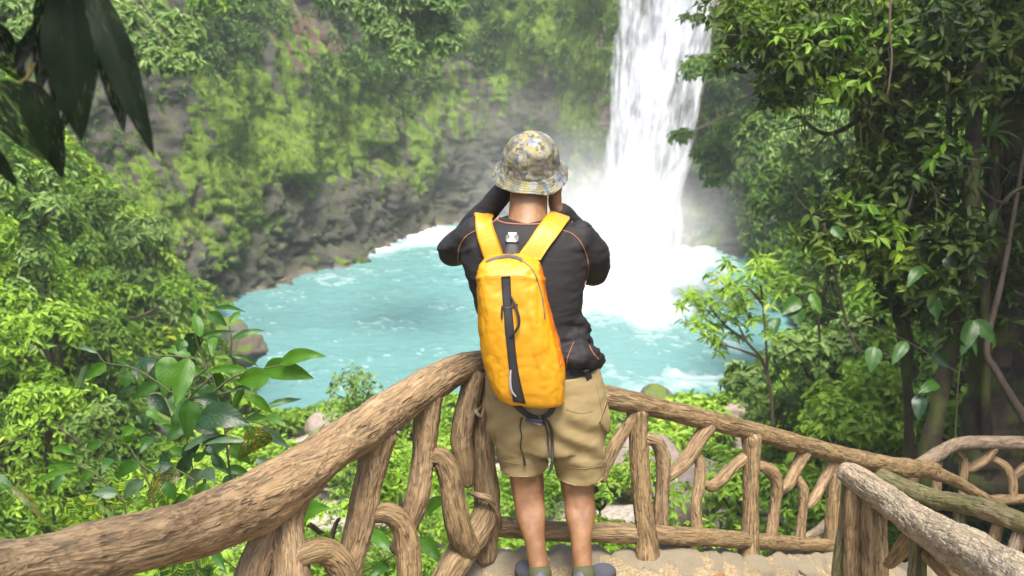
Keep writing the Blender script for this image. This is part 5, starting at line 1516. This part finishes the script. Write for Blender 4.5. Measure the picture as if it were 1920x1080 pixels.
# ---- shirt
mb = MB()
add_ring_loft(mb, [row(990, 407, 3.60, 44, .075), row(990, 418, 3.59, 76, .09), row(988, 432, 3.58, 102, .105), row(985, 455, 3.57, 118, .12), row(985, 490, 3.56, 120, .130), row(988, 530, 3.545, 110, .132), row(991, 570, 3.53, 101, .125),
                   row(996, 610, 3.52, 96, .12), row(1004, 650, 3.505, 98, .125), row(1012, 685, 3.495, 102, .13), row(1016, 706, 3.49, 104, .135)], 60, seg=48)
SL = [((905, 440, 3.58), (874, 456, 3.62), (850, 470, 3.72), (846, 464, 3.82)), ((1075, 448, 3.57), (1102, 475, 3.62), (1109, 502, 3.72), (1108, 505, 3.82))]
SR = [[.074, .072, .062, .047], [.078, .079, .072, .058]]
for k_ in range(2):
    mb.tube([pw(*q_) for q_ in SL[k_]], SR[k_], 26, 26)
    mb.tube([pw(*q_) for q_ in FA[k_]], [.053, .052, .047, .043], 22, 24)
# bunched folds on the right hip
mb.tube([pw(1040, 640, 3.45), pw(1075, 632, 3.47), pw(1100, 642, 3.55)], [.035, .040, .03], 14, 14)
mb.tube([pw(1040, 672, 3.42), pw(1082, 668, 3.42), pw(1112, 676, 3.52)], [.04, .058, .045], 14, 14)
mb.tube([pw(1058, 612, 3.47), pw(1085, 606, 3.5), pw(1098, 618, 3.58)], [.03, .03, .025], 14, 14)
shirt = fused("shirt", mb, .0062, 4)
V, N = get_v(shirt)
qx_, qy_, _ = proj(V)
# sleeve and waist creases
q = V.copy()
cr = fbm(q * np.array([9, 9, 26.0]) + 2, 3) * .0045 * sm(np.abs(q[:, 0] - pw(985, 500, 3.55)[0]), .10, .2)
cr += .006 * fbm(q * np.array([6, 6, 40.0]) + 8, 2) * sm(qy_, 560, 620)
ang_ = (qx_ * .7 + qy_ * .72)
cr += .005 * np.sin(ang_ * .16 + 3 * pn(q * 6)) * sm(-(qx_ - 905) * 1.0, 0, 30) * (qy_ < 470)
cr += .005 * np.sin((qx_ * .6 - qy_ * .8) * .16 + 3 * pn(q * 6)) * sm(qx_, 1035, 1050) * (qy_ < 425)
cr += .010 * fbm(q * np.array([11, 11, 16.0]), 3) * sm(qx_, 1040, 1070) * sm(qy_, 590, 620)
set_v(shirt, V + N * cr[:, None])
shirt_o = obj("shirt", shirt, SHIRT, man)
BS = bvh_of(shirt)
seam("collar_seam", BS, [(921, 404), (930, 412), (950, 419), (990, 421), (1020, 419), (1036, 412)], .0035, PIPING, man)
seam("collar_seam", BS, [(921, 418), (932, 412), (938, 406)], .003, PIPING, man)
seam("shoulder_seam", BS, [(893, 432), (874, 443), (862, 462), (859, 485), (863, 505), (874, 527)], .0021, PIPING, man)
seam("shoulder_seam", BS, [(1054, 432), (1075, 440), (1092, 460), (1102, 490), (1102, 515), (1096, 534)], .0021, PIPING, man)
for k_, (t_, r_) in enumerate(((.74, .0415), (.84, .038))):
    P_ = catmull(np.array([pw(*q_) for q_ in FA[k_]]), 60)
    i_ = int(t_ * 59); Tn = unit(P_[i_ + 1] - P_[i_ - 1]); a_ = unit(np.cross(Tn, [0, 1.0, 0])); b_ = np.cross(Tn, a_)
    mb = MB().tube([P_[i_] + r_ * (math.cos(u) * a_ + math.sin(u) * b_) for u in np.linspace(0, 6.2832, 40)], .0032, 6)
    obj("sleeve_seam", mb.mesh("sleeve_seam"), PIPING, man)
seam("hip_seam", BS, [(1076, 642), (1070, 655), (1064, 672), (1062, 690)], .0016, PIPING, man)
seam("hip_seam", BS, [(1105, 648), (1112, 662), (1122, 674)], .0022, PIPING, man)

# ---- shorts
mb = MB()
add_ring_loft(mb, [row(1018, 690, 3.49, 106, .135), row(1021, 720, 3.485, 111, .14), row(1025, 760, 3.48, 116, .145), row(1028, 800, 3.48, 114, .14), row(1030, 830, 3.48, 108, .125)], 30, seg=44)
for lg, hw in (([(983, 775, 3.48), (978, 830, 3.48), (980, 862, 3.485), (981, 890, 3.485)], [.108, .100, .093, .091]), ([(1076, 775, 3.48), (1084, 835, 3.48), (1087, 874, 3.485), (1087, 904, 3.485)], [.114, .104, .098, .096])):
    P = [pw(*q_) for q_ in lg]
    R = catmull(np.c_[np.array(P), np.array(hw)], 22)
    V_, q4, t3_ = ring_loft(np.c_[R[:, :3], R[:, 3], R[:, 3] * 1.05], 36)
    b_ = mb.n; mb.v.append(V_); mb.f4.append(q4 + b_); mb.f3.append(t3_ + b_); mb.n += len(V_)
shorts = fused("shorts", mb, .006, 3)
V, N = get_v(shorts)
qx_, qy_, _ = proj(V)
cen = np.where(qx_ < 1032, 981, 1086)
dr1 = .004 * fbm(V * np.array([7, 7, 12.0]) + 3, 3)
dr1 += .006 * np.sin((qy_ + (qx_ - cen) * .45 * np.where(qx_ < 1032, 1, -1)) * .10 + 4 * pn(V * 4)) * sm(qy_, 740, 800) * (1 - .5 * sm(qy_, 860, 890))
dr1 += .003 * sm(qy_, 862, 866) * (1 - sm(qy_, 872, 880))
dr1 -= .010 * np.exp(-((qx_ - 1034) / 6) ** 2) * sm(qy_, 770, 830)
Vs = V + N * dr1[:, None]
hemz = np.where(Vs[:, 0] < pw(1033, 850, 3.48)[0], pw(981, 874, 3.485)[2], pw(1087, 888, 3.485)[2]) + .004 * np.sin(Vs[:, 0] * 40)
Vs[:, 2] = np.maximum(Vs[:, 2], hemz)
set_v(shorts, Vs)
obj("shorts", shorts, KHAKI, man)
BK = bvh_of(shorts)
seam("stitching", BK, [(937, 860), (960, 868), (990, 870), (1022, 864)], .0011, KHAKI_D, man)
seam("stitching", BK, [(1044, 872), (1070, 877), (1100, 878), (1130, 872)], .0011, KHAKI_D, man)
seam("stitching", BK, [(1030, 758), (1032, 790), (1034, 820)], .0013, KHAKI_D, man)
seam("stitching", BK, [(1118, 720), (1126, 760), (1134, 800), (1132, 850), (1126, 884)], .0013, KHAKI_D, man)
seam("stitching", BK, [(1062, 768), (1090, 775), (1112, 770)], .0010, KHAKI_D, man)
seam("stitching", BK, [(915, 735), (922, 780), (930, 830)], .0012, KHAKI_D, man)
ribbon_on("pocket_flap", BK, [(1122, 790), (1128, 800), (1137, 812)], [(1134, 752), (1139, 775), (1141, 806)], KHAKI, man, off=.006, n=10, m=5)
ribbon_on("belt_loop", BK, [(924, 728), (926, 738), (928, 748)], [(931, 727), (933, 737), (935, 747)], KHAKI, man, off=.005, n=6, m=4)
ribbon_on("waist_tie", BS, [(1092, 690), (1093, 702), (1098, 716), (1102, 727)], [(1102, 688), (1104, 700), (1106, 714), (1107, 728)], WEB, man, off=.012, n=12, m=4)

# ---- hat
HT = math.radians(23)
hb = pw(995, 306, 3.655) + np.array([0, 0, 0])
ax = np.array([0, -math.sin(HT), math.cos(HT)]); xx_ = np.array([1.0, 0, 0]); yy_ = np.cross(ax, xx_)
prof = [(0.0005, .121), (.006, .122), (.010, .120), (.012, .1155), (.03, .113), (.052, .106), (.072, .093), (.086, .077), (.096, .057), (.1015, .036), (.105, .014), (.108, 0.0),
        (.112, -.010), (.120, -.021), (.128, -.031), (.136, -.041), (.1415, -.048), (.1430, -.050), (.1405, -.0495), (.128, -.035), (.112, -.014), (.104, -.002), (.100, .012)]
pr = catmull(np.array([[a, b, 0] for a, b in prof]), 120)
seg = 144
th = np.linspace(0, 2 * np.pi, seg, endpoint=False)
rr_ = pr[:, 0][:, None] * np.ones((1, seg)); zz_ = pr[:, 1][:, None] * np.ones((1, seg))
crown_m = sm(zz_, .002, .02) * sm(rr_, .02, .04)
seamd = np.abs(((th / (2 * np.pi / 6) + .5) % 1) - .5)[None] * np.ones((len(pr), 1))
rr_ = rr_ - .0025 * np.exp(-(seamd / .03) ** 2) * crown_m + .0012 * np.exp(-((seamd - .06) / .03) ** 2) * crown_m
brim_m = (1 - sm(zz_, -.008, 0))
rr_ = rr_ * (1 + .02 * np.cos(2 * th)[None] * brim_m)
zz_ = zz_ + brim_m * (.0010 * np.sin(rr_ * 2 * np.pi / .0062) + .007 * np.sin(th * 3 + 1)[None] * sm(rr_, .11, .14) + .003 * np.sin(th * 7)[None] * sm(rr_, .11, .14))
noise_P = np.stack([np.cos(th)[None] * rr_, np.sin(th)[None] * rr_, zz_], -1)
rr_ = rr_ + .0065 * fbm(noise_P * 15, 3) * sm(rr_, .02, .05)
cy_o = -.004
HV = hb[None, None] + rr_[..., None] * (np.cos(th)[None, :, None] * xx_ + np.sin(th)[None, :, None] * yy_ * 1.03) + zz_[..., None] * ax
def hat_mat():
    t = NT("patterned_hat_cloth")
    g = t.attr('hat')[1]
    dn = t.noise(g, 16, 3)
    gd = t.n("ShaderNodeVectorMath", operation='ADD'); t.set(gd.inputs[0], g)
    m_ = t.n("ShaderNodeTexNoise", ins={'Vector': g, 'Scale': 36.0}); s2 = t.n("ShaderNodeVectorMath", operation='SCALE'); t.set(s2.inputs[0], m_.outputs[1]); s2.inputs['Scale'].default_value = .06
    t.set(gd.inputs[1], s2.outputs[0])
    v = t.n("ShaderNodeTexVoronoi", ins={'Vector': gd.outputs[0], 'Scale': 52.0})
    sx = t.n("ShaderNodeSeparateColor", ins={0: v.outputs['Color']})
    nd = t.n("ShaderNodeValToRGB"); nd.color_ramp.interpolation = 'CONSTANT'
    e = nd.color_ramp.elements
    cs = [(0, (.26, .25, .20)), (.18, (.24, .21, .08)), (.34, (.20, .19, .12)), (.48, (.09, .085, .07)), (.60, (.22, .24, .25)), (.72, (.11, .15, .21)), (.80, (.27, .24, .10)), (.92, (.26, .17, .11)), (.95, (.16, .155, .10))]
    while len(e) < len(cs): e.new(.5)
    for q_, (p_, c_) in zip(e, cs): q_.position = p_; q_.color = (*c_, 1)
    t.set(nd.inputs[0], sx.outputs[0])
    n2 = t.noise(g, 60, 4, .7)
    c = t.mix(.5, nd.outputs[0], t.ramp(n2, [(.35, .35), (.6, 1.0)]), 'MULTIPLY')
    c = t.mix(t.ramp(t.noise(g, 12, 3), [(.46, 0.0), (.56, .7)]), c, (.07, .066, .06))
    return t.finish(t.pbsdf(Base_Color=c, Roughness=.85, Normal=t.bump(t.noise(g, 700, 2), .3, .001)).outputs[0])
hat_me = mesh("hat", HV.reshape(-1, 3), grid_faces(len(pr), seg, True), True, attrs={'hat': noise_P.reshape(-1, 3)})
HATM = hat_mat()
hat = obj("hat", hat_me, HATM, man)
BH = bvh_of(hat_me)
for (ex, ey) in ((969, 279), (1007, 281)):
    p, n_ = hit(BH, ex, ey, .0005)
    a_ = unit(np.cross(n_, [0, 0, 1.0])); b_ = np.cross(n_, a_)
    ring = [p + .0035 * (math.cos(t_) * a_ + math.sin(t_) * b_) for t_ in np.linspace(0, 6.28, 13)]
    mb = MB().tube(ring, .001, 6); obj("eyelet", mb.mesh("eyelet"), BLACKP, hat)

# ---- shoes and socks
SHOE = simple_mat("grey_trail_shoe", (.06, .06, .08), .6, .5, 200)
SHOE2 = simple_mat("olive_sock", (.045, .05, .018), .8)
SOLE = simple_mat("rubber_sole", (.02, .02, .02), .7)
for k_, (sx_, sy_, yaw) in enumerate(((1008, 1092, .28), (1096, 1096, -.6))):
    a0 = pw(sx_, sy_, 3.31)
    fz = 0.02
    dv = np.array([-math.sin(yaw), math.cos(yaw), 0])
    sdv = np.array([dv[1], -dv[0], 0])
    prof_ = [(-.06, .034, .04), (-.045, .038, .060), (.0, .040, .060), (.05, .040, .048), (.10, .047, .036), (.15, .046, .030), (.19, .034, .022), (.205, .015, .012)]
    R = catmull(np.array(prof_), 26)
    th_ = np.linspace(0, 2 * np.pi, 24, endpoint=False)
    V_ = np.zeros((len(R), 24, 3))
    for i_, (l_, w_, h_) in enumerate(R):
        c_ = np.array([a0[0], a0[1], fz + h_]) + dv * l_
        V_[i_] = c_ + sdv * (np.cos(th_) * w_)[:, None] + np.array([0, 0, 1.0]) * (np.sin(th_) * h_)[:, None]
    mb = MB(); mb.add(V_.reshape(-1, 3), grid_faces(len(R), 24, True))
    sh = obj("shoe", mb.mesh("shoe"), SHOE, man)
    mb = MB()
    S_ = np.array([[-.066, 0], [.0, .044], [.1, .052], [.19, .036], [.212, 0], [.19, -.036], [.1, -.048], [0, -.042], [-.066, 0]])
    S_ = catmull(np.c_[S_, np.zeros(9)], 40)[:-1]
    ctr = np.array([a0[0], a0[1], 0])
    lo_ = np.array([ctr + dv * l_ + sdv * w_ + [0, 0, .002] for l_, w_, _ in S_]); hi_ = lo_ + [0, 0, .03]
    nS = len(S_)
    VV = np.vstack([lo_, hi_, lo_.mean(0), hi_.mean(0)]); j = np.arange(nS); j2 = (j + 1) % nS
    me = mesh("sole", VV, [np.stack([j, j2, j2 + nS, j + nS], -1), np.vstack([np.stack([j2, j, np.full(nS, 2 * nS)], -1), np.stack([j + nS, j2 + nS, np.full(nS, 2 * nS + 1)], -1)])], False)
    obj("sole", me, SOLE, sh)
    ck = pw(*LEGS[k_][-1])
    mb = MB().tube([(ck[0], ck[1], .095), (ck[0], ck[1], .125)], [.047, .045], 20)
    obj("sock", mb.mesh("sock"), SHOE2, man)

# ================================================================== BACKPACK
bag = thing("backpack", "slim yellow orange backpack with black centre webbing worn on the person's back", "backpack", pw(1000, 757, 3.33))
rows = [(480, 935, 982, 3.405, .025), (484, 918, 996, 3.39, .055), (492, 905, 1010, 3.38, .072), (505, 897, 1017, 3.37, .085), (540, 893, 1025, 3.36, .098), (580, 895, 1032, 3.35, .104), (620, 897, 1041, 3.345, .105), (655, 901, 1053, 3.34, .104), (690, 909, 1061, 3.335, .102),
        (720, 918, 1061, 3.33, .098), (742, 930, 1060, 3.33, .090), (752, 944, 1059, 3.33, .080), (757, 962, 1057, 3.33, .06)]
rl = []
for py, l_, r_, Y, ry in rows:
    a, b = pw(l_, py, Y), pw(r_, py, Y)
    c = (a + b) / 2
    rl.append((c[0], c[1] + .02, c[2], (b[0] - a[0]) / 2, ry))
mb = MB()
add_ring_loft(mb, rl, 110, seg=120, power=3.3)
me = mb.mesh("pack")
V, N = get_v(me)
qx_, qy_, _ = proj(V)
d_ = .0045 * fbm(V * np.array([12, 12, 7.0]) + 5, 4) - .006 * np.clip(.30 - np.abs(fbm(V * np.array([8, 8, 4.5]) + 25, 3)), 0, 1) - .004 * np.clip(.3 - np.abs(fbm(V * np.array([16, 16, 14.0]) + 45, 2)), 0, 1) * 1.5
d_ += .006 * pn(V * np.array([5, 5, 4.0]) + 11)
# crease folds radiating from the top corners and along the strap
d_ += .0035 * np.sin((qx_ - 1.0 * (qy_ - 560) * .35) * .13 + 3 * pn(V * 5)) * np.exp(-((qx_ - 1000) / 26) ** 2) * sm(qy_, 540, 600) * (1 - sm(qy_, 690, 740))
d_ += -.0045 * np.exp(-((qx_ - (950 + (qy_ - 520) * .115)) / 12) ** 2) * sm(qy_, 520, 540)
d_ += .004 * np.exp(-((qy_ - 518 - .0012 * (qx_ - 950) ** 2) / 4.5) ** 2) * (qy_ < 560)
d_ += -.003 * np.exp(-((qx_ - (1004 + 8 * np.sin((qy_ - 480) / 60))) / 4) ** 2) * (qy_ < 610)
set_v(me, V + N * d_[:, None])
# split off the right gusset
poly = np.array([np.mean(V[list(p.vertices)], axis=0) for p in me.polygons])
pnv = np.array([p.normal[:] for p in me.polygons])
front = pnv[:, 0] < .80
ids = [list(p.vertices) for p in me.polygons]
def submesh(name, mask):
    Vn, _ = get_v(me)
    f3 = np.array([ids[i] for i in np.nonzero(mask)[0] if len(ids[i]) == 3]).reshape(-1, 3)
    f4 = np.array([ids[i] for i in np.nonzero(mask)[0] if len(ids[i]) == 4]).reshape(-1, 4)
    used = np.unique(np.concatenate([f3.ravel(), f4.ravel()])).astype(int)
    mp = -np.ones(len(Vn), int); mp[used] = np.arange(len(used))
    return mesh(name, Vn[used], [mp[f.astype(int)] for f in (f4, f3) if len(f)], True)
sqx, sqy, _ = proj(poly)
side_m = (sqx > np.interp(sqy, [490, 510, 540, 597, 640, 685, 690], [1012, 1012, 1019, 1030, 1040, 1048, 1070])) & (sqy > 494) & (sqy < 688)
obj("pack_body", submesh("pack_body", ~side_m), NYLON, bag)
obj("side_panel", submesh("side_panel", side_m), NYLON_S, bag)
BP = bvh_of(me)
ribbon_on("webbing_strap", BP, [(940, 519), (942, 560), (946, 610), (951, 660), (956, 705), (962, 752)], [(957, 518), (959, 560), (963, 610), (967, 655), (974, 705), (986, 756)], WEB, bag, off=.003, thick=.002, n=50, m=5)
ribbon_on("zipper_flap", BP, [(912, 490), (925, 484), (945, 480), (963, 480), (980, 487)], [(911, 493), (925, 488.5), (945, 485), (963, 485), (978, 492)], ZIP, bag, off=.0025, thick=.002, n=24, m=4)
seam("zipper", BP, [(978, 488), (995, 502), (1006, 522), (1014, 548), (1019, 575), (1021, 597)], .0020, ZIP, bag, off=.0015)
seam("panel_seam", BP, [(895, 524), (908, 519), (935, 517), (960, 517), (981, 518), (986, 522)], .0009, simple_mat("dark_yellow_thread", (.42, .18, .004), .7), bag, off=.0004)
seam("panel_seam", BP, [(893, 548), (900, 540), (906, 570), (914, 600)], .0007, bpy.data.materials["dark_yellow_thread"], bag, off=.0004)
seam("pocket_edge", BP, [(1040, 625), (1047, 650), (1052, 672), (1050, 684)], .0016, NYLON_S, bag, off=.001)
seam("pocket_seam", BP, [(1050, 684), (1053, 705), (1055, 730)], .0009, bpy.data.materials["dark_yellow_thread"], bag, off=.0004)
# carry handle loop
hp = [hit(BP, x, y, o_)[0] for x, y, o_ in ((958, 556, .006), (965, 570, .014), (971, 590, .020), (972, 606, .020), (966, 620, .014), (956, 632, .006))]
mb = MB().tube(hp, [.0035, .0048, .005, .005, .0048, .004], 8, 30); obj("carry_handle", mb.mesh("carry_handle"), WEB, bag)
hp = [hit(BP, x, y, .005)[0] for x, y in ((940, 577), (950, 578), (962, 575), (970, 570))]
mb = MB().tube(hp, .0028, 8, 14)
hp = [hit(BP, x, y, .006)[0] for x, y in ((941, 574), (940, 585), (941, 597))]
mb.tube(hp, .0035, 8, 10); obj("cord_toggle", mb.mesh("cord_toggle"), BLACKP, bag)
hp = [hit(BP, x, y, .006)[0] for x, y in ((957, 694), (957, 715), (959, 732), (966, 742))]
mb = MB().tube(hp, [.003, .0045, .0045, .003], 8, 16); obj("zipper_pull", mb.mesh("zipper_pull"), PLASTIC, bag)
# shoulder straps over the shirt
def over(last):
    out = []
    c = last.mean(0)
    for t_ in (1, 2, 3, 4):
        out.append(last + np.array([0, .035 * t_, -.012 * t_ * t_ + .012]))
    return np.array(out)
ribbon_on("shoulder_strap", BS, [(912, 488), (905, 468), (896, 445), (891, 425), (890, 411)], [(944, 476), (937, 455), (928, 432), (923, 415), (921, 404)], NYLON, bag, off=.010, thick=.010, n=30, m=9, extra=over)
ribbon_on("shoulder_strap", BS, [(972, 478), (990, 455), (1006, 432), (1020, 415), (1030, 406)], [(1012, 488), (1025, 468), (1042, 447), (1056, 430), (1066, 419)], NYLON, bag, off=.010, thick=.010, n=30, m=9, extra=over)
# chest buckle hanging at the nape
mbb = MB()
bc, bn = hit(BS, 961, 446, .008)
u_ = unit(np.cross([0, 0, 1.0], bn)); v_ = np.cross(bn, u_)
def plate(mb, outline, z0, z1, c=bc, u=u_, v=v_, n=bn):
    O = np.array(outline, float) / F * 3.6
    k = len(O)
    A_ = c + O[:, :1] * u - O[:, 1:] * v
    if np.dot(u, [1, 0, 0]) < 0: A_ = c - O[:, :1] * u - O[:, 1:] * v
    VV = np.vstack([A_ + n * z0, A_ + n * z1, (A_ + n * z1).mean(0)[None]])
    j = np.arange(k); j2 = (j + 1) % k
    b = mb.n
    mb.v.append(VV); mb.f4.append(np.stack([j, j2, j2 + k, j + k], -1) + b); mb.f3.append(np.stack([j + k, j2 + k, np.full(k, 2 * k)], -1) + b); mb.n += len(VV)
plate(mbb, [(-8, -8), (8, -8), (8, -5), (4, 0), (4, 3), (8, 8), (8, 11), (-9, 11), (-9, 8), (-4, 3), (-4, 0), (-8, -5)], 0, .006)
buc = obj("buckle", mbb.mesh("buckle", False), PLASTIC, bag)
mbb = MB(); plate(mbb, [(-11, -3), (-6, -6), (8, -6), (12, -1), (12, 8), (7, 12), (-8, 12), (-12, 7)], -.006, .002)
obj("buckle_housing", mbb.mesh("buckle_housing", False), BLACKP, buc)
ribbon_on("hanging_loop", BS, [(952, 457), (949, 466), (946, 479)], [(972, 457), (974, 466), (977, 479)], simple_mat("dark_grey_webbing", (.05, .045, .045), .6), bag, off=.006, n=8, m=4)
# waist strap tied under the bag
ribbon_on("waist_strap", BK, [(962, 757), (975, 770), (990, 781), (1010, 785)], [(972, 752), (982, 763), (994, 773), (1010, 777)], WEB, bag, off=.012, n=16, m=4)
ribbon_on("waist_strap", BK, [(1044, 757), (1038, 770), (1030, 780), (1018, 785)], [(1037, 754), (1031, 765), (1024, 773), (1013, 778)], WEB, bag, off=.012, n=16, m=4)
ribbon_on("strap_buckle", BK, [(988, 779), (1005, 784), (1020, 785)], [(990, 788), (1004, 794), (1018, 795)], BLACKP, bag, off=.014, thick=.008, n=10, m=4)
def cord(pts, r, nm="dangling_cord"):
    P = [D(x, y, d) for x, y, d in pts]
    mb = MB().tube(P, r, 8, 30); obj(nm, mb.mesh(nm), WEB, bag)
k0 = hit(BK, 977, 786, .012)[0]; 
dcp = lambda x, y, o_: tuple([x, y]) + (float(proj(hit(BK, x, y, o_)[0])[2]),)
cord([dcp(978, 784, .014), dcp(975, 800, .010), dcp(978, 818, .010), dcp(976, 838, .010), dcp(983, 862, .010), dcp(984, 872, .010)], [.0028, .0022, .0022, .0022, .0022, .005])
cord([dcp(1018, 782, .016), dcp(1028, 792, .014), dcp(1034, 808, .012), dcp(1036, 835, .014), (1036, 858, 3.62), (1034, 875, 3.62), (1026, 893, 3.62)], [.005, .005, .005, .0045, .0045, .006, .002])
cord([dcp(1020, 790, .016), dcp(1026, 810, .014), dcp(1028, 835, .014), (1032, 858, 3.62)], [.0035, .003, .003, .003])
